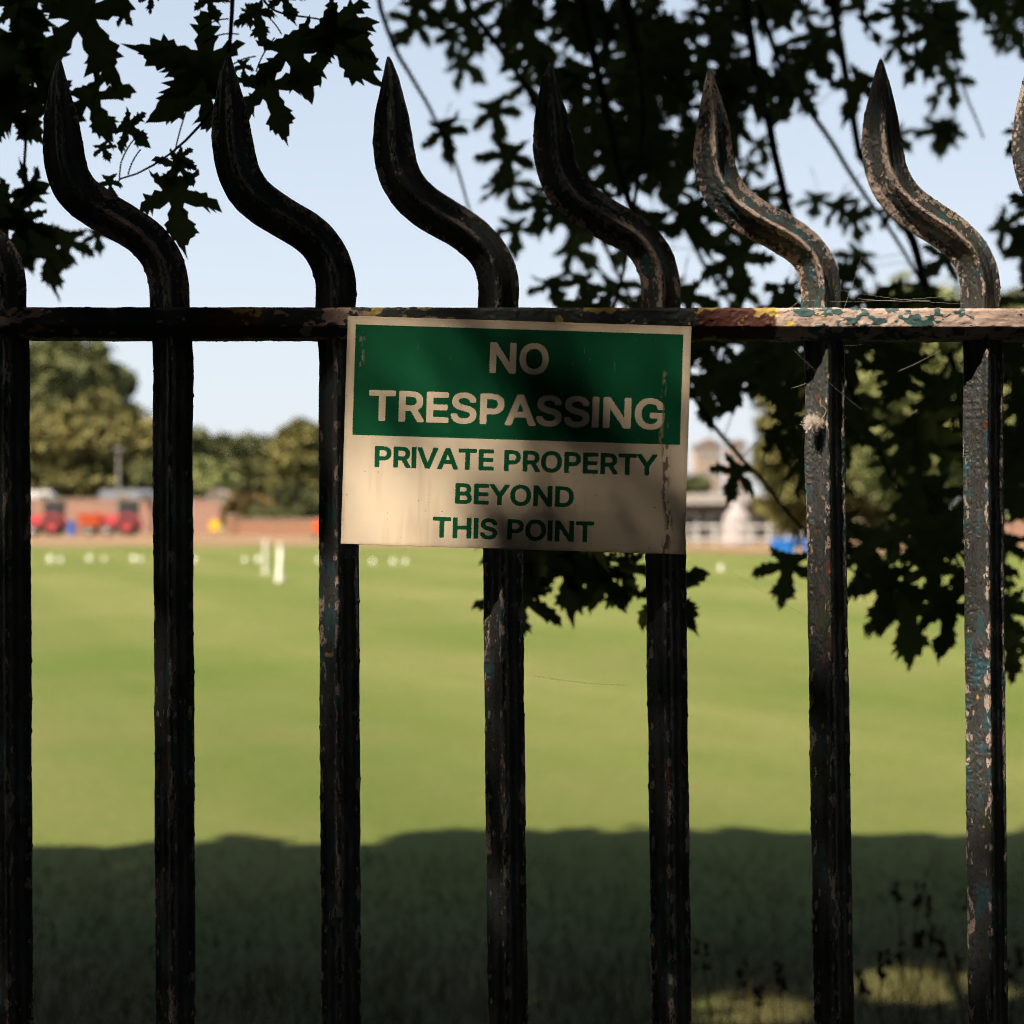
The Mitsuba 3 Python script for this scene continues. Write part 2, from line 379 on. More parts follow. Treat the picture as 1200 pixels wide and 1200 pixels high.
tractor('red tractor with dark cab left of the orange trailer', 56, 127)
tractor('red tractor with pale wheels right of the orange trailer, near the second bar', 143, 127)
t = thing('tipping_trailer', 'orange red tipping trailer between the two red tractors', 'trailer')
x0 = at(106, 600, 127)[0]
hop = trimesh.convex.convex_hull(np.array([(x0 + a, 127 + b, c) for a, b, c in [(-0.75, -0.5, 1.3), (0.75, -0.5, 1.3), (0.75, 0.5, 1.3), (-0.75, 0.5, 1.3), (-0.5, -0.4, 0.6), (0.5, -0.4, 0.6), (0.5, 0.4, 0.6), (-0.5, 0.4, 0.6)]]))
obj('hopper', hop, 'trailer_orange', t)
obj('rim_rail', cat([box(x0 - 0.8, x0 + 0.8, 127 + s * 0.53 - 0.03, 127 + s * 0.53 + 0.03, 1.27, 1.36) for s in (-1, 1)]), 'trailer_orange', t)
obj('drawbar', cyl_between((x0 + 0.4, 127, 0.5), (x0 + 1.35, 127, 0.45), 0.06), 'dark_metal', t)
obj('axle', cat([box(x0 - 0.5, x0 + 0.5, 126.7, 127.3, 0.45, 0.58), cyl_between((x0, 126.4, 0.35), (x0, 127.6, 0.35), 0.05)]), 'dark_metal', t)
for s in (-1, 1):
    wheel(t, x0, 127 + s * 0.6, 0.34, 0.2, 'rim_grey')
p = at(84.5, 622, 126)
t = thing('fuel_drum', 'small blue drum on the ground between tractor and trailer', 'drum')
obj('barrel', (lambda m: (m.apply_translation((p[0], 126, 0)), m)[1])(lathe([(0, 0), (0.27, 0), (0.28, 0.03), (0.27, 0.28), (0.285, 0.3), (0.27, 0.32), (0.27, 0.58), (0.285, 0.6), (0.27, 0.62), (0.28, 0.88), (0, 0.88)])), 'blue_paint', t)
obj('cap', (lambda m: (m.apply_translation((p[0] + 0.12, 126, 0.88)), m)[1])(lathe([(0, 0), (0.04, 0), (0.04, 0.03), (0, 0.03)], 12)), 'dark_metal', t)

# lamp post in front of the olive tree, yellow warning board, orange barrier
t = thing('lamp_post', 'pale grey lamp post in front of the broad olive tree', 'lamp post')
p = at(139, 528, 137)
obj('post', tube([(p[0], 137, 0), (p[0], 137, 2.5), (p[0], 137, p[2])], [0.13, 0.11, 0.09], 12), 'grey_metal', t)
obj('lamp_head', cbox(p[0] - 0.3, p[0] + 0.3, 136.75, 137.25, p[2], p[2] + 0.18, 0.05), 'grey_metal', t)
t = thing('warning_board', 'round yellow board on a post beside the brick wall', 'sign')
p = at(252, 616, 128)
d = lathe([(0, -0.02), (0.33, -0.02), (0.35, 0), (0.33, 0.02), (0, 0.02)], 28)
d.apply_transform(trimesh.transformations.rotation_matrix(math.pi / 2, (1, 0, 0))); d.apply_translation((p[0], 127.92, p[2]))
obj('disc', d, 'yellow_paint', t)
obj('post', cyl_between((p[0], 128, 0), (p[0], 128, p[2] + 0.3), 0.05), 'dark_metal', t)
t = thing('safety_barrier', 'orange red barrier beside the third bar in front of the low wall', 'barrier')
p = at(378, 632, 110)
obj('panel', cbox(p[0] - 0.5, p[0] + 0.5, 109.95, 110.05, 0.35, 1.0, 0.03), 'trailer_orange', t)
for s in (-0.4, 0.4):
    obj('foot', cbox(p[0] + s - 0.06, p[0] + s + 0.06, 109.7, 110.3, 0, 0.35, 0.02), 'dark_metal', t)


def building(label, px0, px1, top, y, depth, wmat, rmat, floors, cols, roof='gable', name='brick_house', winmat='dark_glass'):
    t = thing(name, label, 'building')
    a, b = at(px0, top, y), at(px1, top, y)
    H = a[2]
    obj('wall', box(a[0], b[0], y, y + depth, -0.1, H), wmat, t)
    if roof == 'gable':
        rise = (b[0] - a[0]) * 0.35
        obj('roof', extr(Polygon([(a[0] - 0.4, H + 0.003), (b[0] + 0.4, H + 0.003), ((a[0] + b[0]) / 2, H + rise)]), y - 0.3, y + depth + 0.3), rmat, t)
    else:
        obj('roof', cbox(a[0] - 0.4, b[0] + 0.4, y - 0.8, y + depth + 0.4, H + 0.003, H + 0.5, 0.05), rmat, t)
    for f in range(floors):
        z0 = H * (f + 0.3) / floors
        for c in range(cols):
            xc = a[0] + (b[0] - a[0]) * (c + 0.5) / cols
            ww, hh = (b[0] - a[0]) / cols * 0.26, H / floors * 0.42
            wn = obj('window', cat([box(xc - ww - 0.08, xc - ww, y - 0.05, y - 0.002, z0, z0 + hh), box(xc + ww, xc + ww + 0.08, y - 0.05, y - 0.002, z0, z0 + hh), box(xc - ww - 0.08, xc + ww + 0.08, y - 0.05, y - 0.002, z0 + hh, z0 + hh + 0.08), box(xc - ww - 0.12, xc + ww + 0.12, y - 0.1, y - 0.002, z0 - 0.1, z0)]), 'white_paint', t)
            obj('pane', box(xc - ww, xc + ww, y - 0.02, y - 0.001, z0, z0 + hh), winmat, wn)
    return t


building('pink brick block standing far off right of the sign', 817, 846, 522, 320, 9, 'brick_pale', 'roof_slate', 4, 3)
building('slimmer pink house far off beside the maple twig', 856, 874, 520, 330, 8, 'brick_pale', 'roof_slate', 4, 2)
building('white gabled house in the far treeline above the brown hedge', 243, 262, 580, 190, 6, 'white_paint', 'roof_slate', 1, 2)
building('long low grey pavilion with flat roof at the right of the field', 790, 960, 592, 97, 6, 'wall_grey', 'roof_grey', 1, 5, 'flat', 'pavilion')
t = thing('canvas_gazebo', 'pale conical canvas gazebo in front of the grey pavilion', 'gazebo')
p = at(864, 580, 92)
obj('canopy', (lambda m: (m.apply_translation((p[0], 92, 0)), m)[1])(lathe([(0, p[2]), (0.06, p[2]), (0.25, p[2] - 0.5), (0.6, 1.2), (0.72, 0.05), (0.7, 0.05), (0, p[2] - 0.1)], 14)), 'canvas', t)
obj('finial', (lambda m: (m.apply_translation((p[0], 92, p[2])), m)[1])(lathe([(0, -0.02), (0.05, 0), (0.05, 0.1), (0, 0.16)], 10)), 'grey_metal', t)
t = thing('boundary_fence', 'low white rail fence in front of the grey pavilion', 'fence')
for k, px in enumerate(np.linspace(795, 965, 9)):
    p = at(px, 600, 88)
    obj('post', cbox(p[0] - 0.05, p[0] + 0.05, 87.95, 88.05, 0, 0.95, 0.01), 'white_paint', t)
a, b = at(795, 600, 88), at(965, 600, 88)
for z in (0.25, 0.8):
    obj('rail', cbox(a[0], b[0], 87.9, 87.948, z, z + 0.09, 0.01), 'white_paint', t)


def crate(label, px, base, y, w):
    t = thing('blue_bin', label, 'bin', 'blue bins on the far field edge')
    c = at(px, base, y)
    h = 0.52
    def ring(z, k): return [(c[0] + sx * w / 2 * k, y + sy * 0.3 * k, z) for sx in (-1, 1) for sy in (-1, 1)]
    obj('tub', trimesh.convex.convex_hull(np.array(ring(0.0, 0.86) + ring(h, 1.0))), 'blue_plastic', t)
    obj('lid', cbox(c[0] - w / 2 - 0.03, c[0] + w / 2 + 0.03, y - 0.33, y + 0.33, h, h + 0.07, 0.025), 'blue_plastic', t)
    for s in (-1, 1):
        obj('handle', cbox(c[0] + s * (w / 2 + 0.0), c[0] + s * (w / 2 + 0.05), y - 0.1, y + 0.1, h - 0.14, h - 0.08, 0.01), 'blue_plastic', t)


crate('blue bin left of the fluffy bar on the far field edge', 917.5, 653, 66.5, 0.72)
crate('blue bin mostly hidden behind the fluffy bar', 953, 653, 67.5, 0.6)

# white field posts and boundary markers
for lab, px, base, dep, lean in (('upright white post on the grass, left of the leaning one', 311, 672, 48, 0.0), ('white post with a leaning strut beside the third bar', 328, 682, 43.5, 1.0)):
    t = thing('field_post', lab, 'post', 'white posts out on the field')
    g = at(px, 600, dep)
    obj('upright', cbox(g[0] - 0.04, g[0] + 0.04, dep - 0.04, dep + 0.04, 0.03, 0.8, 0.012), 'white_plastic', t)
    obj('foot', cbox(g[0] - 0.1, g[0] + 0.1, dep - 0.1, dep + 0.1, 0.0, 0.03, 0.01), 'white_plastic', t)
    if lean:
        obj('strut', cyl_between((g[0] + 0.02, dep - 0.09, 0.62), (g[0] + 0.17, dep - 1.9, 0.0), 0.04), 'white_plastic', t)
MARK = [(59, 655, 0.115), (71, 655, 0.085), (105, 654, 0.1), (122, 654, 0.07), (157, 654, 0.1), (165, 654, 0.07), (228, 655, 0.095), (287, 655, 0.08), (303, 655, 0.1), (374, 655, 0.08), (437, 657, 0.08), (461, 657, 0.085), (475, 657, 0.08), (845, 665, 0.085)]
MARK = [(a_, b_, c_ * 0.8) for a_, b_, c_ in MARK]
for k, (px, py, r) in enumerate(MARK):
    dep = 1.45 * F / (py - 600 + 3) - 1.875
    g = at(px, 600, dep)
    t = thing('boundary_marker', f'small white boundary marker, {ORD[k]} from the left along the far grass', 'marker', 'white markers along the field boundary')
    m = lathe([(0, 0.012), (r * 1.15, 0.0), (r * 1.15, 0.012), (r * 0.95, 0.02)] + [(r * math.cos(a), 0.02 + 1.6 * r * math.sin(a)) for a in np.linspace(0.1, math.pi / 2, 8)], 18)
    m.apply_translation((g[0], dep, 0.0))
    obj('dome', m, 'white_plastic', t, smooth=30)

# ---------------------------------------------------------------- iron railing
def rust_palette(p, th, amount, high):
    rib = dr.power(0.5 + 0.5 * dr.cos(4 * th), 2.0)
    f = dr.lerp(fbm(p.x * 300, p.y * 300, p.z * 95, 5), fbm(p.x * 430, p.y * 430, p.z * 260, 5), 0.65 * high)
    g = fbm(p.x * 120 + 31, p.y * 120, p.z * 45, 3)
    lo = fbm(p.x * 23, p.y * 11, p.z * 11, 3)
    col = mix((0.022, 0.025, 0.027), (0.046, 0.051, 0.054), g)
    wrinkle = fbm(p.x * 620 + 9, p.y * 620, p.z * 480, 3)
    col = col * (0.55 + 0.9 * wrinkle) * (1 - 0.75 * smoothstep(0.62, 0.68, wrinkle))
    teal = smoothstep(0.61, 0.65, g + 0.35 * (lo - 0.5) + 0.03 * rib)
    col = mix(col, mi.Color3f(0.02, 0.055, 0.07), teal)
    moss = smoothstep(0.62, 0.72, fbm(p.x * 40 + 7, p.y * 40, p.z * 14, 3)) * 0.7
    col = mix(col, mi.Color3f(0.028, 0.036, 0.014), moss)
    flake = smoothstep(0.0, 0.02, f - 0.775 + 0.225 * rib * (1 + 0.15 * high) + (0.42 + 0.25 * high) * (lo - 0.5) + 0.075 * high)
    pink = mix((0.19, 0.15, 0.135), (0.41, 0.345, 0.315), fbm(p.x * 520, p.y * 520, p.z * 300, 3))
    pit = smoothstep(0.60, 0.66, fbm(p.x * 700, p.y * 700, p.z * 420, 3))
    col = mix(col, mix(pink, (0.03, 0.025, 0.022), pit * 0.85), flake)
    rust = smoothstep(0.0, 0.03, fbm(p.x * 180 + 3, p.y * 180, p.z * 60 + 5, 3) - 0.82 + 0.3 * (noise(p.x * 15 + 9, p.y * 5, p.z * 8) - 0.5) + 0.05 * rib)
    col = mix(col, mi.Color3f(0.10, 0.04, 0.025), rust)
    lich = smoothstep(0.0, 0.02, fbm(p.x * 210 + 13, p.y * 210, p.z * 80 + 5, 3) - 0.79)
    return mix(col, mi.Color3f(0.30, 0.2, 0.06), lich), flake, f, g


def bar_color(p, n, uv):
    th = uv.x * 2 * math.pi
    high = smoothstep(1.61, 1.68, p.z)
    return rust_palette(p, th, 1.0, high)[0]


def bar_bump(p, n, uv):
    th = uv.x * 2 * math.pi
    high = smoothstep(1.61, 1.68, p.z)
    c, flake, f, g = rust_palette(p, th, 1.0, high)
    d1, d2, r = voronoi(uv.x * 34, uv.y * 330)
    crack = smoothstep(0.16, 0.0, d2 - d1) * smoothstep(0.4, 0.6, fbm(p.x * 50, p.y * 50, p.z * 30, 2))
    return -0.5 * flake - 0.8 * crack + 1.3 * fbm(p.x * 420, p.y * 420, p.z * 320, 4)


procmat('old_bar_paint', bar_color, 0.5, 0.5, bar_bump, 0.0012, 2.5e-4)
R_BAR = 0.0181
S_REL = np.array([(0, 0), (-0.5, -27), (-8.5, -57), (-27, -81), (-55.5, -100), (-86.5, -118), (-109.5, -140), (-121.5, -167), (-126, -202), (-127, -232), (-127.8, -262), (-128.5, -294)], float)
# x of the bar at the rail (py 362), at py 400 and at py 1200, and the tip (px, py)
BARS = [(-572, -566, -560, None), (-378, -374, -368, None), (-184, -180, -176, None), (8, 11, 16, None), (199, 202, 206, (70, 70)), (393, 396, 400, (268, 62)), (583.5, 586, 595.5, (455, 67)), (774, 777, 787, (646, 73)),
        (962, 965, 977.5, (832, 81)), (1148.5, 1151, 1158, (1032, 70)), (1336, 1340, 1348, (1208, 66)), (1528, 1532, 1538, None), (1720, 1724, 1730, None)]
FENCE = thing('iron_railing', 'old dark iron railing with wavy pointed bars and flaking paint along the field', 'railing')
K = 0.75e-3


def fx(px): return (px - 600) * K
def fz(py): return 1.45 - (py - 600) * K


def rib_radius(th, groove):
    d = np.abs((th + math.pi / 4) % (math.pi / 2) - math.pi / 4)
    return groove + (1 - groove) * np.exp(-(d / 0.235) ** 2)


def bar_mesh(k, xn, x4, xb, tip):
    rng = np.random.default_rng(900 + k)
    tip = tip or (xn - 128 + rng.uniform(-3, 3), 69 + rng.uniform(-6, 6))
    rel = S_REL.copy()
    rel[:, 0] *= (tip[0] - xn) / -128.5
    rel[:, 1] *= (tip[1] - 362) / -294
    rel[1:-1] += rng.uniform(-3.5, 3.5, (len(rel) - 2, 2)).cumsum(0) * 0.35
    pts = [(fx(xb) + (xb - x4) / 800 * 0.9 * K * 1000 * 0.0, fz(1200)), ]
    low = [(fx(x4 + (xb - x4) * (yy - 400) / 800), fz(yy)) for yy in np.arange(1210, 399, -90)]
    up = [(fx(xn + r[0]), fz(362 + r[1])) for r in rel]
    P = np.array(low + up)
    s = np.concatenate([[0], np.cumsum(np.linalg.norm(np.diff(P, axis=0), axis=1))])
    n = int(s[-1] / (0.0017 if 2 < k < 12 else 0.006))
    ss = np.linspace(0, s[-1], n)
    cs = CubicSpline(s, P)
    C, D = cs(ss), cs(ss, 1)
    # straight lower part down to the ground
    slope = (fx(xb) - fx(x4)) / (fz(1200) - fz(400))
    zl = np.linspace(0.1, C[0, 1] - 0.02, 14)
    L = np.stack([C[0, 0] + slope * (zl - C[0, 1]), zl], 1)
    C = np.vstack([L, C]); D = np.vstack([np.tile([slope, 1.0], (14, 1)), D])
    ss = np.concatenate([zl - C[14, 1], ss])
    D /= np.linalg.norm(D, axis=1, keepdims=True)
    left_to_tip = s[-1] - ss                                # arc length still to go to the tip
    taper = np.interp(left_to_tip, [0, 0.004, 0.02, 0.05, 0.075, 0.11, 0.2], [0.07, 0.16, 0.42, 0.82, 0.99, 1.02, 0.97]) * np.where(left_to_tip > 0.3, 1.0, 1.0)
    groove = np.interp(left_to_tip, [0, 0.03, 0.07, 0.2, 0.32, 0.34], [0.9, 0.76, 0.63, 0.62, 0.66, 0.69])
    M = 128 if 2 < k < 12 else 48
    th = np.arange(M + 1) * 2 * math.pi / M
    th = th - 0.16 * np.sin(4 * th)                         # closer together on the ribs
    r = R_BAR * taper[:, None] * rib_radius(th[None] + 0 * ss[:, None], groove[:, None])
    side = np.stack([D[:, 1], 0 * ss, -D[:, 0]], 1)         # to the right of the way up
    front = np.array([0, -1.0, 0])
    V = np.stack([C[:, 0], 0 * ss, C[:, 1]], 1)[:, None] + r[:, :, None] * (np.cos(th)[None, :, None] * side[:, None] + np.sin(th)[None, :, None] * front[None, None])
    nrm = np.cos(th)[None, :, None] * side[:, None] + np.sin(th)[None, :, None] * front[None, None]
    q = V + k * 3.1
    bumpy = 0.0011 * (meshkit.fbm(q * [95, 95, 60], 4, 5) - 0.5) + 0.0009 * np.clip(meshkit.fbm(q * [310, 310, 210], 3, 9) - 0.62, 0, 1) * 4 + 0.0016 * (meshkit.fbm(q * [26, 26, 17], 2, 3) - 0.5)
    V = V + nrm * (bumpy * np.clip(taper * 1.6, 0.1, 1)[:, None])[:, :, None]
    V[:, -1] = V[:, 0]
    uv = np.stack(np.broadcast_arrays(th[None] / (2 * math.pi), ss[:, None] + k * 0.77), -1)
    nS = len(ss)
    i, j = np.meshgrid(np.arange(nS - 1), np.arange(M), indexing='ij')
    a = (i * (M + 1) + j).ravel(); b = a + 1; c = b + M + 1; d = a + M + 1
    f = np.vstack([np.stack([a, b, c], 1), np.stack([a, c, d], 1)])
    tipv = V[-1].mean(0) + np.array([D[-1, 0], 0, D[-1, 1]]) * 0.0008
    base = (nS - 1) * (M + 1)
    f = np.vstack([f, np.stack([np.arange(M) + base, np.arange(M) + base + 1, np.full(M, nS * (M + 1))], 1)])
    vv = np.vstack([V.reshape(-1, 3), tipv[None]])
    uu = np.vstack([uv.reshape(-1, 2), [[0.5, ss[-1] + k * 0.77]]])
    return trimesh.Trimesh(vv, f, process=False), uu


for k, (xn, x4, xb, tip) in enumerate(BARS):
    m, uu = bar_mesh(k, xn, x4, xb, tip)
    obj('bar', m, 'old_bar_paint', FENCE, smooth=True, uv=uu)

# rail
def rail_layers(p):
    w = fbm(p.x * 60, p.y * 60, p.z * 60, 3)
    f = fbm(p.x * 170 + 0.6 * w, p.y * 170, p.z * 170, 4)
    g = fbm(p.x * 95 + 11, p.y * 95, p.z * 130, 5)
    zone = smoothstep(0.19, 0.24, p.x)                      # right of the sign the primer lies bare
    mid = smoothstep(-0.14, -0.08, p.x) * (1 - zone)
    pinkness = 0.40 + 0.03 * zone + 0.11 * smoothstep(0.34, 0.41, p.x) - 0.06 * mid
    pink = smoothstep(0.0, 0.02, g - (1 - pinkness) + 0.3 * (noise(p.x * 13, 3.0, 1.0) - 0.5) + 0.2 * (f - 0.5))
    ox = dr.maximum(smoothstep(0.158, 0.162, p.x + 0.004 * (f - 0.5)) * smoothstep(0.231, 0.227, p.x + 0.006 * (f - 0.5)),
                    smoothstep(-0.272, -0.262, p.x + 0.006 * (f - 0.5)) * smoothstep(-0.213, -0.216, p.x + 0.004 * (f - 0.5)))
    ox = ox * smoothstep(1.6305, 1.629, p.z + 0.006 * (w - 0.5) + 0.003 * (f - 0.5))
    return f, g, w, zone, pink, ox


def rail_color(p, n, uv):
    f, g, w, zone, pink, ox = rail_layers(p)
    col = mix(mix((0.016, 0.019, 0.02), (0.028, 0.033, 0.035), w), mix((0.03, 0.075, 0.085), (0.055, 0.115, 0.125), f), zone * 0.95 + 0.1 * (1 - zone))
    speck = smoothstep(0.62, 0.66, f) * 0.75 * zone
    col = mix(col, mi.Color3f(0.3, 0.3, 0.28), speck)
    pk = mix(mix((0.28, 0.19, 0.165), (0.40, 0.30, 0.27), f), mix((0.34, 0.25, 0.225), (0.5, 0.41, 0.37), f), zone)
    col = mix(col, pk, pink)
    edge = smoothstep(0.03, 0.0, dr.abs(f - 0.42)) * pink * 0.55
    col = mix(col, mi.Color3f(0.12, 0.07, 0.055), edge)
    col = mix(col, mix((0.06, 0.02, 0.017), (0.095, 0.036, 0.03), f), ox)
    dark = smoothstep(0.71, 0.75, fbm(p.x * 240 + 5, p.y * 240, p.z * 240, 3))
    col = mix(col, mi.Color3f(0.02, 0.018, 0.017), dark)
    top = smoothstep(1.624, 1.6325, p.z) * smoothstep(0.0, 0.05, p.x + 0.6)
    l = fbm(p.x * 75 + 3, p.y * 75, p.z * 75, 4) + 0.5 * (noise(p.x * 17, 1.0, 5.0) - 0.5)
    lich = smoothstep(0.0, 0.03, l - 0.77 + 0.36 * top * (0.55 + 0.45 * smoothstep(0.13, 0.2, p.x))) * dr.maximum(zone, 0.6)
    return mix(col, mix((0.42, 0.30, 0.05), (0.6, 0.5, 0.12), f), lich)


def rail_bump(p, n, uv):
    f, g, w, zone, pink, ox = rail_layers(p)
    return -0.6 * ox - 0.35 * pink + 0.8 * fbm(p.x * 330, p.y * 330, p.z * 330, 3) + 0.35 * f


procmat('old_rail_paint', rail_color, 0.55, 0.35, rail_bump, 0.0012, 2.5e-4)


def rail_mesh():
    z0, z1, yf = fz(397.5), fz(363), -0.027
    prof = [(yf + 0.0015, z1), (yf, z1 - 0.0018), (yf - 0.0004, z1 - 0.009), (yf, z0 + 0.0096), (yf + 0.0015, z0 + 0.0082), (yf + 0.0105, z0 + 0.0014), (yf + 0.0135, z0), (0.02, z0), (0.0235, z0 + 0.003), (0.0235, z1 - 0.003), (0.02, z1)]
    prof = np.array(prof)
    dense = []
    for a, b in zip(prof, np.roll(prof, -1, 0)):
        n = max(1, int(np.linalg.norm(b - a) / 0.0014))
        dense += [a + (b - a) * t / n for t in range(n)]
    prof = np.array(dense)
    xs = np.arange(fx(-900), fx(2000), 0.0013)
    V = np.stack([np.broadcast_to(xs[:, None], (len(xs), len(prof))), np.broadcast_to(prof[None, :, 0], (len(xs), len(prof))), np.broadcast_to(prof[None, :, 1], (len(xs), len(prof)))], -1).copy()
    V[:, :, 2] -= (xs[:, None] + 0.45) / 0.9 * 0.0012
    c = prof.mean(0)
    d = prof - c; d[:, 0] *= 0.5
    d /= np.linalg.norm(d, axis=1, keepdims=True)
    amp = 0.0016 * (meshkit.fbm(V * [60, 90, 90], 3, 2) - 0.5) + 0.0012 * np.clip(meshkit.fbm(V * [260, 300, 300], 3, 4) - 0.6, 0, 1) * 4 + 0.0016 * (meshkit.fbm(V * [14, 20, 20], 2, 8) - 0.5)
    V[:, :, 1] += d[None, :, 0] * amp; V[:, :, 2] += d[None, :, 1] * amp
    m = len(prof)
    V = np.concatenate([V, V[:, :1]], 1)
    i, j = np.meshgrid(np.arange(len(xs) - 1), np.arange(m), indexing='ij')
    a = (i * (m + 1) + j).ravel(); b = a + 1; cc = b + m + 1; dd = a + m + 1
    f = np.vstack([np.stack([a, cc, b], 1), np.stack([a, dd, cc], 1)])
    per = np.concatenate([[0], np.cumsum(np.linalg.norm(np.diff(np.vstack([prof, prof[:1]]), axis=0), axis=1))])
    uv = np.stack(np.broadcast_arrays(xs[:, None], per[None]), -1).reshape(-1, 2)
    return trimesh.Trimesh(V.reshape(-1, 3), f, process=False), uv


m, uu = rail_mesh()
obj('rail', m, 'old_rail_paint', FENCE, smooth=True, uv=uu)
obj('lower_rail', cbox(fx(-900), fx(2000), -0.026, 0.022, 0.12, 0.15, 0.004), 'dark_metal', FENCE)

# ---------------------------------------------------------------- sign
SIGN = thing('warning_sign', 'cream and green no trespassing sign tilted on the railing bars', 'sign')
YS = -0.036
KS = (YS - CAM[1]) / F
TILT = -math.radians(1.78)
SC = np.array([(605 - 600) * KS, YS, 1.45 - (510 - 600) * KS])


def sign_local(p):
    dx, dz = p.x - SC[0], p.z - SC[2]
    c, s = math.cos(-TILT), math.sin(-TILT)
    return (dx * c - dz * s) / KS, (dx * s + dz * c) / KS   # in photograph pixels from the sign's middle


def scuffs(p):
    u, v = sign_local(p)
    wob = 6 * (noise(v * 0.03, 2.0) - 0.5)
    line = smoothstep(7.0, 1.0, dr.abs(u - 176 - 0.02 * (80 - v) + wob)) * smoothstep(82, 70, v)
    line2 = smoothstep(4.0, 0.5, dr.abs(u - 172 + wob)) * smoothstep(-10, 0, v) * smoothstep(85, 75, v)
    line3 = smoothstep(5.0, 0.5, dr.abs(u + 184 + wob)) * smoothstep(60, 80, v) * smoothstep(120, 100, v)
    grain = fbm(u * 0.35, v * 0.13, 3.0, 4)
    return dr.clip(smoothstep(0.52, 0.6, grain + 0.06 * line) * line, 0, 1), smoothstep(0.55, 0.6, grain) * dr.maximum(line2, line3), u, v


def cream(p, n, uv):
    dirt, scr, u, v = scuffs(p)
    col = mix((0.72, 0.635, 0.50), (0.78, 0.69, 0.55), fbm(u * 0.02, v * 0.02, 1.0, 3))
    edge = smoothstep(6.0, 0.0, dr.minimum(202 - dr.abs(u), 134 - dr.abs(v)) + 3 * (fbm(u * 0.2, v * 0.2, 5.0, 3) - 0.3))
    col = mix(col, mi.Color3f(0.30, 0.2, 0.11), edge * 0.35)
    drip = smoothstep(0.6, 0.75, fbm(u * 0.09, v * 0.008, 9.0, 3)) * 0.18
    col = mix(col, mi.Color3f(0.45, 0.34, 0.22), drip)
    spots = smoothstep(0.9, 0.93, fbm(u * 0.25, v * 0.25, 12.0, 2)) * 0.7
    col = mix(col, mi.Color3f(0.12, 0.08, 0.05), spots)
    return mix(col, mi.Color3f(0.13, 0.08, 0.05), dirt * 0.85)


def sign_green(p, n, uv):
    dirt, scr, u, v = scuffs(p)
    col = mix((0.002, 0.082, 0.036), (0.004, 0.1, 0.044), fbm(u * 0.03, v * 0.03, 2.0, 3))
    sc2 = smoothstep(0.84, 0.88, fbm(u * 0.3, v * 0.06, 8.0, 3))
    return mix(col, mi.Color3f(0.3, 0.27, 0.2), dr.clip(scr * 0.7 + sc2 * 0.25, 0, 1))


procmat('sign_cream', cream, 0.42, 0.4)
procmat('sign_green', sign_green, 0.5, 0.2)


def sign_place(m):
    """From sign coordinates (photograph pixels, z in metres towards the viewer) into the world."""
    v = m.vertices.copy()
    c, s = math.cos(TILT), math.sin(TILT)
    x, z = v[:, 0] * KS, v[:, 1] * KS
    m.vertices = np.stack([SC[0] + x * c - z * s, YS - v[:, 2], SC[2] + x * s + z * c], 1)
    m.invert() if np.linalg.det(np.array([[1, 0, 0], [0, 0, -1], [0, 1, 0]])) < 0 else None
    return m


plate = cbox(-201.6, 201.6, -133.7, 133.7, -0.0016, 0.0, 0.0003)
pm = cbox(-0.2016, 0.2016, -0.1337, 0.1337, -0.0016, 0.0, 0.0004)
pm.vertices[:, :2] *= 1000.0
obj('plate', sign_place(pm), 'sign_cream', SIGN)
obj('green_band', sign_place(box(-192, 192, -5.5, 124, 0.00005, 0.0002)), 'sign_green', SIGN)


def line(text, u, v, width, height, mat, z, grow, depth=0.00012):
    m = meshkit.text_mesh(text, 1.0, depth, bold=True)
    top = m.vertices[:, 2] > depth / 2
    polys = [Polygon(m.vertices[f, :2]) for f in m.faces if top[f].all()]
    shape = unary_union([q.buffer(0) for q in polys if q.area > 1e-9]).buffer(grow, join_style=2).simplify(0.003)
    # one outline per letter, in reading order; the capital I becomes a plain upright
    glyphs, out, shift = sorted(getattr(shape, 'geoms', [shape]), key=lambda g: g.bounds[0]), [], 0.0
    for ch, g in zip(text.replace(' ', ''), glyphs):
        x0, y0, x1, y1 = g.bounds
        if ch == 'I':
            mid = g.intersection(shapely_box(x0, (y0 + y1) / 2 - 0.02, x1, (y0 + y1) / 2 + 0.02)).bounds
            g = shapely_box(mid[0], y0, mid[2], y1)
            side = (x1 - x0 - (mid[2] - mid[0])) / 2 * 0.8
            g = translate(g, shift - side); shift -= 2 * side
        else:
            g = translate(g, shift)
        out.append(g)
    m = cat([trimesh.creation.extrude_polygon(g, depth, engine='earcut') for g in out])
    lo, hi = m.bounds[0], m.bounds[1]
    m.vertices[:, 0] = (m.vertices[:, 0] - (lo[0] + hi[0]) / 2) * width / (hi[0] - lo[0]) + u
    m.vertices[:, 1] = (m.vertices[:, 1] - (lo[1] + hi[1]) / 2) * height / (hi[1] - lo[1]) + v
    m.vertices[:, 2] = m.vertices[:, 2] + z
    k = obj('lettering', sign_place(m), mat, SIGN)
    labels[k] = {'label': f'line of lettering reading {text}'}


line('NO', 0.7, 90, 69, 37, 'sign_cream', 0.0002, 0.014)
line('TRESPASSING', -0.3, 29.8, 347, 37, 'sign_cream', 0.0002, 0.014)
line('PRIVATE PROPERTY', 0.5, -30, 331, 25.5, 'sign_green', 0.00005, 0.019)
line('BEYOND', 0.1, -70.3, 139, 25, 'sign_green', 0.00005, 0.019)
line('THIS POINT', 0, -110.6, 189, 25, 'sign_green', 0.00005, 0.019)

# ---------------------------------------------------------------- near maple tree
def bark_fn(p, n, uv):
    return mix((0.035, 0.03, 0.025), (0.09, 0.08, 0.068), fbm(p.x * 14, p.y * 14, p.z * 4, 4))


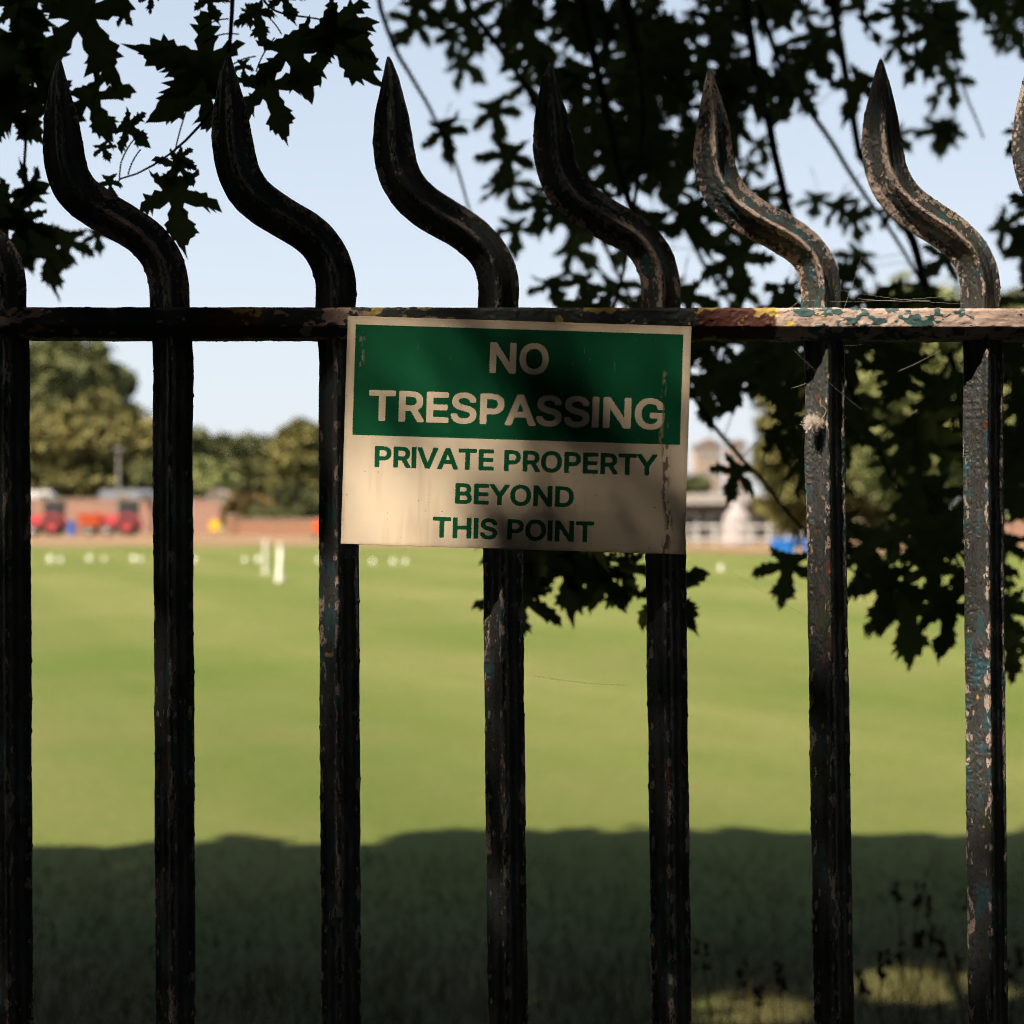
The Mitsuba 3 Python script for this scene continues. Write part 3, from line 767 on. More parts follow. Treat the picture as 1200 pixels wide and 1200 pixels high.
procmat('maple_bark', bark_fn, 0.9, 0.1, lambda p, n, uv: fbm(p.x * 25, p.y * 25, p.z * 6, 4), 0.03, 2e-3)
plain('twig_bark', (0.03, 0.026, 0.022), 0.8, 0.2)


def maple_leaf_fn(p, n, uv):
    return mix((0.034, 0.050, 0.015), (0.066, 0.082, 0.025), fbm(p.x * 9, p.y * 9, p.z * 9, 3))


scene['maple_leaf'] = {'type': 'principledthin', 'base_color': mikit.proc(maple_leaf_fn), 'roughness': 0.6, 'diff_trans': 0.8, 'spec_trans': 0.0, 'eta': 1.3}
scene['crown_leaf'] = {**scene['maple_leaf'], 'base_color': rgb(0.032, 0.043, 0.013), 'diff_trans': 0.12}
HALF = [(0.0, 0.0), (0.05, 0.035), (0.13, 0.0), (0.2, 0.02), (0.24, -0.04), (0.31, -0.01), (0.41, -0.07), (0.40, 0.02), (0.34, 0.05), (0.36, 0.1), (0.26, 0.13), (0.19, 0.19), (0.29, 0.215), (0.36, 0.19), (0.39, 0.245), (0.5, 0.225), (0.51, 0.29), (0.6, 0.33), (0.66, 0.49),
        (0.565, 0.45), (0.545, 0.51), (0.46, 0.44), (0.44, 0.51), (0.36, 0.41), (0.27, 0.405), (0.135, 0.345), (0.115, 0.40), (0.17, 0.49), (0.15, 0.545), (0.25, 0.61), (0.205, 0.64), (0.265, 0.735), (0.175, 0.725), (0.17, 0.80), (0.1, 0.79), (0.075, 0.88), (0.04, 0.9), (0.0, 1.03)]


def leaf_mesh(seed):
    rng = np.random.default_rng(seed)
    r = np.array(HALF); l = r[-2:0:-1].copy(); l[:, 0] *= -1
    pts = np.vstack([r, l])
    pts = pts * (1 + rng.normal(0, 0.03, pts.shape))
    pts[:, 0] *= rng.uniform(0.8, 1.0); pts[:, 0] += 0.06 * rng.normal() * pts[:, 1] ** 2
    poly = Polygon(pts).buffer(0)
    if poly.geom_type != 'Polygon':
        poly = max(poly.geoms, key=lambda g: g.area)
    v, f = trimesh.creation.triangulate_polygon(poly, engine='earcut')
    m = trimesh.Trimesh(np.c_[v, np.zeros(len(v))], f, process=False)
    m = m.subdivide()
    x, y = m.vertices[:, 0], m.vertices[:, 1]
    cup, curl, tw = rng.uniform(0.05, 0.4), rng.uniform(-0.1, 0.45), rng.normal(0, 0.25)
    m.vertices[:, 2] = cup * np.abs(x) ** 1.3 - curl * y ** 2 + tw * x * y + 0.035 * np.sin(x * 17 + y * 13 + seed)
    return m


LEAVES = [leaf_mesh(s) for s in range(8)]
LEAF_PLY = [mikit.ply(m, 'maple_leaf', smooth=True) for m in LEAVES]
MAPLE = thing('maple_tree', 'dark maple tree whose leafy branches hang down behind the railing', 'tree')


def leaf_matrix(base, axis, normal, size):
    y = axis / np.linalg.norm(axis)
    x = np.cross(y, normal); x /= np.linalg.norm(x)
    z = np.cross(x, y)
    M = np.eye(4); M[:3, 0], M[:3, 1], M[:3, 2], M[:3, 3] = x * size, y * size, z * size, base
    return M


twigs = []
leaf_list = []                                           # (matrix, variant, apparent size)


def hang(base, axis, normal, size, var, stem=None):
    M = leaf_matrix(np.asarray(base, float), np.asarray(axis, float), np.asarray(normal, float), size)
    leaf_list.append((M, var, size * F / (base[1] - CAM[1])))
    if stem is not None:
        a, b = np.asarray(stem, float), np.asarray(base, float)
        mid = (a + b) / 2 + np.array([0, 0, 0.12 * np.linalg.norm(b - a)])
        twigs.append(tube(curve([a, mid, b], 5), np.linspace(0.0011, 0.0007, 5), 4))


def px_leaf(bx, by, tx, ty, y, var, tilt=0.35, flip=1, yaw=0.0, stem=None):
    """A leaf from its base to its tip, in the plane of the picture but turned by tilt and yaw."""
    b, e = at(bx, by, y), at(tx, ty, y + yaw)
    axis = e - b
    n = np.array([tilt * flip, -1.0, 0.25])
    hang(b, axis, n, np.linalg.norm(axis), var, None if stem is None else at(stem[0], stem[1], y - 0.01))


# branches: (list of (px, py, y)) with the radius at either end
def branch(pts, r0, r1, n=24):
    n = 40
    P = curve([at(*q) for q in pts], n)
    P = P + 0.035 * (np.stack([meshkit.fbm(P * 5 + c_, 3, 7) for c_ in (3.3, 17.7, 41.1)], 1) - 0.5) * min(1.0, r0 / 0.008)
    obj('branch', tube(P, np.linspace(r0, r1, n), 8), 'twig_bark', MAPLE, smooth=True)
    return P


OVER = []
BR = [([(340, -420, 2.3), (410, -150, 2.2), (446, 0, 2.1), (478, 85, 2.1), (520, 158, 2.05), (545, 215, 2.0), (557, 252, 2.0)], 0.010, 0.0022),
      ([(420, -420, 3.0), (500, -120, 2.9), (546, 0, 2.9), (580, 48, 2.85), (625, 120, 2.8), (668, 215, 2.7), (720, 310, 2.6), (770, 400, 2.4)], 0.014, 0.003),
      ([(560, -420, 3.4), (680, -120, 3.4), (735, 40, 3.4), (760, 150, 3.3), (800, 260, 3.2), (850, 345, 3.1), (905, 420, 3.0)], 0.02, 0.003),
      ([(760, -420, 2.7), (860, -100, 2.6), (905, 50, 2.55), (950, 130, 2.5), (985, 180, 2.5), (1017, 230, 2.5), (1060, 300, 2.5), (1120, 390, 2.4)], 0.012, 0.003),
      ([(600, -420, 1.9), (690, 60, 1.85), (760, 330, 1.8), (815, 465, 1.75), (870, 535, 1.7), (930, 605, 1.65), (990, 660, 1.6), (1040, 695, 1.6)], 0.012, 0.0018),
      ([(960, -420, 2.6), (1070, -80, 2.6), (1115, 60, 2.5), (1150, 160, 2.4)], 0.01, 0.002),
      ([(840, -420, 2.3), (925, 250, 2.2), (990, 440, 2.1), (1050, 560, 2.0), (1115, 650, 1.9), (1185, 745, 1.9)], 0.014, 0.002),
      ([(745, 60, 1.5), (742, 250, 1.45), (700, 470, 1.4), (690, 580, 1.3), (692, 668, 1.3)], 0.004, 0.0015),
      ([(1010, 180, 2.9), (1075, 300, 2.85), (1120, 420, 2.8), (1180, 560, 2.8), (1240, 660, 2.8)], 0.014, 0.002),
      ([(200, -420, 0.5), (258, -150, 0.4), (276, 0, 0.34), (273, 70, 0.3), (262, 110, 0.3), (245, 135, 0.29), (205, 178, 0.28), (140, 212, 0.28)], 0.005, 0.0009),
      ([(-60, -300, 0.7), (10, -100, 0.6), (40, 60, 0.5), (30, 180, 0.5), (45, 260, 0.6)], 0.005, 0.001),
      ([(300, -300, 0.3), (310, -100, 0.28), (325, 10, 0.28), (365, 18, 0.27), (392, 26, 0.27)], 0.003, 0.0008)]
PATHS = [branch(*b) for b in BR]

# the leaves in front, close behind the spikes at the upper left: base, tip, depth
FRONT = [(86, -8, 142, 106, .36, 0, .5), (266, 84, 150, 44, .30, 1, .25), (258, 95, 173, 152, .31, 2, .3), (30, -30, 40, 62, .42, 3, .4), (2, 10, 62, 20, .42, 4, .7), (-6, 40, 30, 150, .45, 5, .5),
         (62, 50, -10, 120, .47, 6, .4), (96, 100, 138, 166, .40, 7, .6), (60, 92, 20, 168, .44, 0, .4), (328, -14, 345, 30, .27, 1, .4), (334, 40, 372, 122, .26, 2, .15), (374, 22, 446, 62, .26, 3, .3), (372, 30, 438, 106, .27, 4, .9), (302, 84, 352, 160, .27, 5, .45),
         (300, 2, 306, 52, .28, 6, .9), (214, 186, 190, 224, .28, 7, .4), (207, 178, 232, 200, .28, 0, .9), (202, 205, 214, 300, .28, 1, .7), (142, 142, 180, 172, .29, 2, .8), (118, 168, 130, 190, .29, 3, .2), (128, 205, 128, 238, .28, 4, .6),
         (-14, 240, 80, 290, .55, 5, .3), (40, 232, 12, 188, .55, 6, .5), (28, 245, 22, 308, .55, 7, .6), (178, -12, 176, 18, .3, 0, .5), (240, -10, 256, 30, .3, 1, .5), (140, 12, 158, 30, .36, 2, .8), (290, 10, 296, 34, .3, 3, .6),
         (56, 276, 52, 348, 1.2, 4, .5), (80, 268, 74, 330, 1.25, 5, .6), (20, 280, 40, 320, 1.2, 6, .5), (112, 268, 120, 300, 1.3, 7, .5), (0, 90, 6, 160, .46, 1, .6), (50, 120, 104, 140, .42, 2, .5), (0, 120, 55, 165, .44, 3, .3), (285, 70, 283, 100, .29, 4, .8)]
for b in FRONT:
    px_leaf(b[0], b[1], b[2], b[3], b[4], b[5], tilt=b[6], flip=1 if b[5] % 2 else -1)
for a, c, d in (((205, 178), (222, 120), .29), ((262, 85), (300, 66), .3), ((205, 195), (192, 216), .28), ((150, 205), (165, 175), .29), ((330, 40), (300, 10), .27), ((300, 84), (322, 44), .27), ((140, 212), (142, 190), .28), ((232, 38), (268, 22), .3), ((280, 40), (238, 50), .3), ((142, 190), (165, 155), .29)):
    twigs.append(tube(curve([at(*a, d), (at(*a, d) + at(*c, d)) / 2 + [0, 0, 0.004], at(*c, d)], 6), 0.0008, 5))

# density of the leaves to the right, per cell of 60 px
ROWS = {0: (7, [(420, 0), (480, 7), (540, 7), (600, 9), (660, 9.3), (720, 9.5), (780, 9), (840, 9), (900, 8), (960, 8), (1020, 5), (1080, 8), (1140, 8)]),
        1: (7, [(480, 4), (540, 4), (600, 7), (660, 9), (720, 9.4), (780, 7), (840, 7), (900, 7), (960, 4), (1020, 3), (1080, 7), (1140, 6)]),
        2: (7, [(480, 3.5), (540, 3), (600, 4), (660, 8.5), (720, 9.2), (780, 8), (840, 7), (900, 6), (960, 2), (1020, .5), (1080, 5), (1140, 3)]),
        3: (7, [(480, .6), (540, 3), (600, 4), (660, 8.5), (720, 9), (780, 8), (840, 7), (900, 1.5), (960, .8), (1020, .3), (1080, .3), (1140, .6)]),
        4: (7, [(540, 2), (600, 5.5), (660, 7), (720, 7), (780, 5), (840, 8), (900, 1.5), (960, 4), (1020, 1.5), (1080, 2), (1140, 3)]),
        5: (7, [(600, 3), (660, 1.5), (720, 4), (780, 6), (840, 8), (900, 5), (960, 4), (1020, 3), (1080, 1), (1140, 3)]),
        6: (7, [(600, 3), (660, 4), (720, 5), (780, 7), (840, 7), (900, 6), (960, 8), (1020, 8), (1080, 6), (1140, 4)]),
        7: (7, [(780, 5), (840, 4.5), (900, 4), (960, 7), (1020, 6.5), (1080, 6.5), (1140, 6)]),
        8: (7, [(780, 2), (840, 1.6), (900, 2.5), (960, 6.5), (1020, 6.5), (1080, 6), (1140, 6)]),
        9: (7, [(600, 4), (660, 4), (780, 2.2), (840, 2.2), (900, 1.5), (960, 5), (1020, 5.5), (1080, 5.5), (1140, 6)]),
        10: (7, [(600, 5), (660, 5.5), (720, 3), (780, 1), (840, .8), (900, .8), (960, 3.5), (1020, 4), (1080, 4), (1140, 5)]),
        11: (7, [(600, 1.5), (660, 2), (720, 1.5), (900, .8), (960, .8), (1020, 1.5), (1080, 1.5), (1140, 3)]),
        12: (7, [(1020, .6), (1080, .8), (1140, 2)])}
rng = np.random.default_rng(77)
allpath = np.vstack(PATHS[:9])
for row, (_, cells) in ROWS.items():
    for x0, dens in cells:
        exp = -math.log(1 - dens / 10) * (4.3 if row < 6 else 4.8)
        for _ in range(rng.poisson(exp)):
            px, py = rng.uniform(x0, x0 + 60), rng.uniform(row * 60 - 30, row * 60 + 30)
            if row >= 6 and px < 800:
                y = rng.uniform(1.15, 1.5)
            elif row >= 6:
                y = rng.uniform(1.4, 2.9)
            else:
                y = rng.uniform(2.0, 4.2)
            b = at(px, py, y)
            size = rng.uniform(0.075, 0.125)
            axis = np.array([rng.normal(0.1, 0.55), rng.normal(0, 0.35), -1.0])
            nrm = np.array([rng.normal(0, 0.55), -1.0, rng.normal(0.25, 0.5)])
            dd = np.linalg.norm(allpath - b, axis=1)
            j = dd.argmin()
            stem = allpath[j] if dd[j] < 0.22 else b + np.array([rng.normal(0, 0.02), rng.normal(0, 0.02), rng.uniform(0.03, 0.07)])
            hang(b, axis, nrm, size, int(rng.integers(8)), stem)
# single leaves that hang lowest
for k, (bx, by, tx, ty) in enumerate([(926, 646, 917, 718), (1006, 640, 1010, 702), (1040, 662, 1037, 750), (1060, 690, 1075, 790), (1085, 650, 1102, 722), (1108, 690, 1122, 782), (1150, 648, 1160, 722), (1172, 700, 1192, 772), (1186, 738, 1188, 805), (1090, 600, 1078, 672), (985, 600, 992, 664),
                                      (640, 640, 634, 700), (668, 645, 664, 735), (700, 650, 706, 724), (735, 650, 742, 712), (655, 640, 690, 700)]):
    y = (1.3 if bx < 800 else 1.62) + 0.1 * math.sin(k * 2.1)
    px_leaf(bx, by, tx, ty, y, k % 8, tilt=0.15 + 0.4 * (k * 0.37 % 1), flip=1 if k % 2 else -1, stem=(bx + 6 - 12 * (k % 2), by - 26))
# more of the same branches above and beside the frame
for _ in range(500):
    px, py, y = rng.uniform(-500, 1700), rng.uniform(-700, -60), rng.uniform(1.6, 4.5)
    b = at(px, py, y)
    hang(b, [rng.normal(0, .5), rng.normal(0, .35), -1], [rng.normal(0, .55), -1, rng.normal(.25, .5)], rng.uniform(.08, .125), int(rng.integers(8)))
    leaf_list[-1] = (*leaf_list[-1][:2], 0.0)
for _ in range(260):
    px, py, y = rng.uniform(1200, 1750), rng.uniform(-60, 760), rng.uniform(1.4, 3.5)
    b = at(px, py, y)
    hang(b, [rng.normal(0, .5), rng.normal(0, .35), -1], [rng.normal(0, .55), -1, rng.normal(.25, .5)], rng.uniform(.08, .125), int(rng.integers(8)))
    leaf_list[-1] = (*leaf_list[-1][:2], 0.0)
# two openings between the sprays let the sun through to the near grass
FLECKS = [(1075, 1154, 72, 12, 1.0), (868, 1182, 46, 8, .95), (1120, 1100, 12, 2, .6), (170, 1010, 10, 2, .75), (318, 1004, 14, 2, .6), (440, 986, 10, 2, .6)]
SH = np.array([-SUN[0] / SUN[2], -SUN[1] / SUN[2]])       # shadow travel per metre of height


def in_fleck(x, y, px, py, rx, ry, mx, my):
    dd = 1.45 * F / (py - 600)
    return ((x - (px - 600) / F * dd) / (rx / F * dd + mx)) ** 2 + ((y - dd + 1.875) / (ry / F * dd * dd / 1.45 + my)) ** 2 < 1


leaf_list = [l for l in leaf_list if l[0][1, 3] < 0.9 or not any(in_fleck(l[0][0, 3] + SH[0] * l[0][2, 3], l[0][1, 3] + SH[1] * l[0][2, 3], *f_[:4], 0.09, 0.09) for f_ in FLECKS)]
order = sorted(range(len(leaf_list)), key=lambda i: -leaf_list[i][2])
for i in order[:300]:
    M, v, _ = leaf_list[i]
    key = numbered(MAPLE + '__leaf')
    scene[key] = {**LEAF_PLY[v], 'to_world': T(M)}
rest_v, rest_f, off = [], [], 0
for i in order[300:]:
    M, v, _ = leaf_list[i]
    V = LEAVES[v].vertices @ M[:3, :3].T + M[:3, 3]
    rest_v.append(V); rest_f.append(LEAVES[v].faces + off); off += len(V)
k = obj('hanging_foliage', trimesh.Trimesh(np.vstack(rest_v), np.vstack(rest_f), process=False), 'maple_leaf', MAPLE, smooth=True)
tag(k, kind='stuff')
k = obj('twigs', cat(twigs), 'twig_bark', MAPLE, smooth=True)
tag(k, kind='stuff')

# trunk and limbs, behind the camera to the left
TR = np.array([-5.3, -4.0, 0.0])
obj('trunk', tube(curve([TR + [0, 0, -0.1], TR + [0.03, 0.02, 1.2], TR + [0.1, 0.05, 3.0], TR + [0.15, 0.3, 5.0], TR + [0.4, 0.5, 8.0]], 20), np.interp(np.linspace(0, 1, 20), [0, 0.06, 0.4, 1], [0.5, 0.38, 0.3, 0.12]), 16), 'maple_bark', MAPLE, smooth=True)
rng = np.random.default_rng(5)
BOUGH = curve([TR + [0.12, 0.1, 4.3], (-4.7, -1.5, 5.6), (-2.7, 2.2, 5.9), (0.4, 3.6, 5.2), (2.6, 4.0, 4.4)], 40)
obj('limb', tube(BOUGH, np.linspace(0.13, 0.03, 40), 10), 'maple_bark', MAPLE, smooth=True)
for P in PATHS:
    a = P[0]
    s = BOUGH[np.linalg.norm((BOUGH - a) * [1.4, 1, 0.3] + [0.7, 0, 0], axis=1).argmin()]
    if a[2] < 2.0:
        continue
    mid = (s + a) / 2 + np.array([0, 0, 0.25])
    obj('limb', tube(curve([s, mid, a], 16), np.linspace(0.022, 0.009, 16), 8), 'maple_bark', MAPLE, smooth=True)
for k in range(10):
    ang = math.radians(100 + k * 25)
    s = TR + np.array([0.2, 0.3, 4.5 + 0.3 * k])
    e = s + np.array([math.cos(ang) * rng.uniform(4, 6), math.sin(ang) * rng.uniform(4, 6), rng.uniform(1.5, 3)])
    obj('limb', tube(curve([s, (s + e) / 2 + [0, 0, 0.6], e], 14), np.linspace(0.12, 0.02, 14), 8), 'maple_bark', MAPLE, smooth=True)

# upper canopy: it throws the shade in which railing and near grass lie
rng = np.random.default_rng(11)
SH = np.array([-SUN[0] / SUN[2], -SUN[1] / SUN[2]])       # shadow travel per metre of height


def edge_y(x):
    return 7.8 - 0.38 * np.clip((-x - 0.4) / 1.4, 0, 1) + 0.07 * np.sin(x * 2.3 + 0.6) + 0.06 * np.sin(x * 5.1 + 2) + 0.05 * np.sin(x * 11.0)


ncl = 2600
cx = rng.uniform(-14.5, 7.5, ncl); cy = rng.uniform(-15, 6, ncl); cz = rng.uniform(4.6, 10.5, ncl)
per = 60
L = np.stack([cx, cy, cz], 1)[:, None] + rng.normal(size=(ncl, per, 3)) * [0.5, 0.5, 0.28]
L = L.reshape(-1, 3)
# fill along the front edge, so that the shade's border is closed
ex = rng.uniform(-6, 7, 26000); eh = rng.uniform(4.8, 9, 26000)
ey = edge_y(ex) - np.abs(rng.normal(0, 0.8, 26000))
L = np.vstack([L, np.stack([ex - SH[0] * eh, ey - SH[1] * eh, eh], 1)])
ex = rng.uniform(-3.4, 3.6, 14000); eh = rng.uniform(4.8, 9, 14000); ey = rng.uniform(2.5, 7.7, 14000)
L = np.vstack([L, np.stack([ex - SH[0] * eh, ey - SH[1] * eh, eh], 1)])
gx, gy = L[:, 0] + SH[0] * L[:, 2], L[:, 1] + SH[1] * L[:, 2]
clump = meshkit.fbm(np.stack([gx * 1.6, gy * 1.6, 0 * gx], 1), 2, 4)
keep = gy < edge_y(gx) + 0.5 * (meshkit.noise(np.stack([gx * 9.0, 0 * gx, 0 * gx], 1), 31) - 0.6) + 0.12 * (clump - 0.6) + 0.9 * (meshkit.fbm(np.stack([gx * 5.5, gy * 3.0, L[:, 2] * 0.6], 1), 3, 14) - 0.62)
# the corridor through which the sun comes to the railing is left out here; its thinner, gappy foliage follows
hx, hz = L[:, 0] - SUN[0] * (L[:, 1] / SUN[1]), L[:, 2] - SUN[2] * (L[:, 1] / SUN[1])
keep &= ~((hx > -1.02) & (hx < 1.08) & (hz > 0.72) & (hz < 2.25) & (L[:, 1] < 0))
u_ = rng.uniform(size=len(L))
# sun flecks on the near grass
for px, py, rx, ry, share in FLECKS:
    keep &= ~(in_fleck(gx, gy, px, py, rx, ry, 0.14, 0.14) & (u_ < share))
# keep the view itself clear of the upper canopy
dpx, dpy = 600 + L[:, 0] / np.maximum(L[:, 1] + 1.875, 0.05) * F, 600 - (L[:, 2] - 1.45) / np.maximum(L[:, 1] + 1.875, 0.05) * F
keep &= ~((L[:, 1] > -1.8) & (dpy > -40))
L = L[keep]
# (x, y, rx, ry, share of the sun let through), on the railing's plane in pixels of the photograph
GAPS = [(1080, 372, 190, 30, 1.0, -.027), (1015, 280, 130, 60, .9, -.012), (1195, 150, 40, 140, 1.0, -.012), (968, 535, 35, 95, 1.0, -.012), (1158, 790, 35, 170, 1.0, -.012), (1152, 500, 30, 60, .5, -.012),
        (855, 230, 40, 80, .6, -.012), (1035, 140, 40, 70, .55, -.012), (440, 585, 60, 65, .85, -.038), (420, 450, 30, 110, .5, -.038), (590, 410, 190, 40, .28, -.038), (785, 440, 25, 60, .34, -.038), (470, 480, 90, 40, .35, -.038),
        (640, 590, 170, 70, .13, -.038), (730, 530, 80, 80, .14, -.038), (610, 470, 190, 60, .16, -.038), (1155, 960, 35, 60, .3, -.012), (870, 374, 50, 20, .45, -.027), (595, 990, 30, 120, .12, -.012), (400, 1000, 25, 120, .1, -.012)]
GAPS = [(x - SUN[0] / SUN[1] * y / K, py + SUN[2] / SUN[1] * y / K, rx, ry, sh) for x, py, rx, ry, sh, y in GAPS]   # moved along the sun's rays on to the plane of the railing's axis
gpx, gpy = np.meshgrid(np.arange(-760, 2041, 16), np.arange(-460, 1561, 16))
Tm = np.full(gpx.shape, 0.055)
for x, y, rx, ry, share in GAPS:
    Tm = np.maximum(Tm, share * np.exp(-np.maximum(((gpx - x) / (rx + 30)) ** 2 + ((gpy - y) / (ry + 35)) ** 2 - 0.8, 0) * 1.8))
OD, cur = -np.log(Tm), np.zeros(gpx.shape)
N_ = 30000
cpx, cpy, tc, cs_ = rng.uniform(-740, 2020, N_), rng.uniform(-440, 1540, N_), rng.uniform(3.4, 7.5, N_), rng.uniform(0.036, 0.056, N_)
ok = np.zeros(N_, bool)
for q in range(N_):                                       # a leaf stays where the crown is still too thin
    i, j = int((cpy[q] + 460) / 16), int((cpx[q] + 760) / 16)
    sx, sy = cs_[q] * 0.30 / K + 2.3 * tc[q] * 0.7, cs_[q] * 0.48 / K + 2.3 * tc[q] * 1.2
    i0, i1, j0, j1 = max(i - 12, 0), i + 13, max(j - 8, 0), j + 9
    kk = cs_[q] ** 2 * 0.325 / 0.423 / K ** 2 / (2 * math.pi * sx * sy) * np.exp(-((gpx[i0:i1, j0:j1] - cpx[q]) / sx) ** 2 / 2 - ((gpy[i0:i1, j0:j1] - cpy[q]) / sy) ** 2 / 2)
    e = cur[i0:i1, j0:j1] - OD[i0:i1, j0:j1]
    wt = np.exp(-1.25 * OD[i0:i1, j0:j1])
    gr_ = fx(cpx[q]) + SUN[0] * tc[q] + SH[0] * (fz(cpy[q]) + SUN[2] * tc[q]), SUN[1] * tc[q] + SH[1] * (fz(cpy[q]) + SUN[2] * tc[q])
    if (wt * (2 * e + kk) * kk).sum() < 0 and not any(in_fleck(*gr_, *f_[:4], 0.06, 0.06) for f_ in FLECKS):
        cur[i0:i1, j0:j1] += kk
        ok[q] = True
cpx, cpy, tc, cs_ = cpx[ok], cpy[ok], tc[ok], cs_[ok]
cor = np.stack([fx(cpx), 0 * tc, fz(cpy)], 1) + SUN[None] * tc[:, None]
nbig = len(L)
L = np.vstack([L, cor])
STAR = np.array([(0, 0), (.3, -.02), (.3, .2), (.55, .42), (.25, .42), (.2, .7), (0, 1), (-.2, .7), (-.25, .42), (-.55, .42), (-.3, .2), (-.3, -.02)]) - [0, 0.4]
n = len(L)
nm = rng.normal(size=(n, 3)); nm[:, 2] = np.abs(nm[:, 2]) + 1.0
nm /= np.linalg.norm(nm, axis=1, keepdims=True)
a = np.cross(nm, rng.normal(size=(n, 3))); a /= np.linalg.norm(a, axis=1, keepdims=True)
b = np.cross(nm, a)
sz = np.concatenate([rng.uniform(0.12, 0.19, nbig), cs_])[:, None, None]
V = L[:, None] + sz * (STAR[None, :, :1] * a[:, None] + STAR[None, :, 1:] * b[:, None])
i0 = np.arange(n)[:, None] * 12
tri = [(0, 1, 2), (2, 3, 4), (4, 5, 6), (6, 7, 8), (8, 9, 10), (10, 11, 0), (0, 2, 4), (4, 6, 8), (8, 10, 0), (0, 4, 8)]
fcs = np.vstack([i0 + np.array(t_) for t_ in tri])
k = obj('upper_crown', trimesh.Trimesh(V.reshape(-1, 3), fcs, process=False), 'crown_leaf', MAPLE)
tag(k, kind='stuff')

# unseen trees and hedge, added behind and beside the camera to block skylight
rng = np.random.default_rng(21)
for k, (x, y, h, w, lab) in enumerate([(-15, -3, 11, 11, 'dense tree added out of view at the left to block skylight'), (-16, -11, 12, 11, 'dense tree added behind the camera on the far left to block skylight'), (-6, -16, 12, 12, 'dense tree added behind the camera, left of centre, to block skylight'), (5, -16, 12, 12, 'dense tree added behind the camera, right of centre, to block skylight'), (14.5, -3, 11, 11, 'dense tree added out of view at the right to block skylight'), (15, -11, 12, 11, 'dense tree added behind the camera on the far right to block skylight'),
                                         (-15, 5.5, 11, 10, 'tree added inside the railing, far left out of view, to block side skylight'), (14, 5.5, 11, 10, 'tree added inside the railing, far right out of view, to block side skylight')]):
    far_tree(lab, x, y, h, w, 300 + k, 'leaf_blocker', base=0.12, nclump=110, per=120, leaf=0.36, name='skylight_block_tree')  # out of view, added to cut the sky fill in the shade
N = 26000
hp = np.stack([rng.uniform(-24, 24, N), -11.0 + rng.normal(0, 0.5, N), rng.uniform(0, 4.4, N)], 1)
t = thing('hedge', 'tall dark hedge added behind the camera to block low skylight', 'hedge')  # unseen hedge, added to keep the railing's near side dark
obj('foliage', quads(hp, 0.28, rng), 'leaf_blocker', t)
obj('stems', cat([tube([(x, -11.0, 0), (x + 0.1, -10.9, 2.2), (x - 0.1, -11.0, 4.0)], [0.07, 0.05, 0.02], 5) for x in np.linspace(-23, 23, 24)]), 'bark_far', t)

# ---------------------------------------------------------------- rough grass and weeds beyond the railing
rng = np.random.default_rng(31)
N = 50000
gx_, gy_ = rng.uniform(-4.5, 4.5, N), 0.3 + 7.2 * rng.beta(1.6, 1.9, N)
gh = rng.uniform(0.03, 0.09, N) * np.where(gy_ < 4.8, 1.0, 0.6)
lean = rng.normal(0, 0.35, (N, 2)) * gh[:, None]
base = np.stack([gx_, gy_, 0 * gx_], 1)
w_ = rng.normal(size=(N, 2)); w_ /= np.linalg.norm(w_, axis=1, keepdims=True)
wid = 0.0025 * np.c_[w_, np.zeros(N)]
tip_ = base + np.c_[lean, gh]
V = np.stack([base - wid, base + wid, tip_], 1).reshape(-1, 3)


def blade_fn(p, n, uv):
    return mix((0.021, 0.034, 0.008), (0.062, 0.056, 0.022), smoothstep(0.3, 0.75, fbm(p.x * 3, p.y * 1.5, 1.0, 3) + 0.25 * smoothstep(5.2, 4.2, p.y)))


scene['grass_blade'] = {'type': 'principledthin', 'base_color': mikit.proc(blade_fn), 'roughness': 0.6, 'diff_trans': 0.5, 'eta': 1.3}
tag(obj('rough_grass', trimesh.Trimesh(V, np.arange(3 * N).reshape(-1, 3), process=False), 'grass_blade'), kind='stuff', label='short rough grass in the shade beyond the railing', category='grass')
plain('weed_brown', (0.06, 0.042, 0.025), 0.9, 0.1)
WEEDS = [(870, 1140), (890, 1165), (1032, 1128), (1055, 1115), (1078, 1100), (1092, 1092), (1105, 1108), (1120, 1130), (1088, 1060), (1052, 1045), (1076, 1046), (915, 1140), (822, 1120), (790, 1160), (1010, 1150), (1180, 1135), (1195, 1120), (1140, 1050)]
for k, (px, py) in enumerate(WEEDS):
    y = rng.uniform(2.4, 3.6)
    top = at(px, py, y)
    y_ = y + rng.normal(0, 0.05)
    t = thing('dock_weed', 'thin dark weed stalk with a brown seed head beyond the railing', 'weed', 'dark weed stalks in the shaded grass')
    root = np.array([top[0] + rng.normal(0, 0.05), y_, 0.0])
    P = curve([root, (root + top) / 2 + rng.normal(0, 0.012, 3), top], 10)
    obj('stem', tube(P, np.linspace(0.003, 0.0016, 10), 5), 'weed_brown', t)
    c = []
    for q in range(9):
        s = rng.uniform(0, 1)
        ctr = top + np.array([rng.normal(0, 0.007), rng.normal(0, 0.007), 0.022 - 0.05 * s])
        m_ = trimesh.creation.icosphere(1, 1.0)
        m_.vertices *= [0.006, 0.006, 0.008] * (1 + 0.25 * rng.normal(size=3))
        m_.apply_translation(ctr); c.append(m_)
    obj('seed_head', cat(c), 'weed_brown', t)

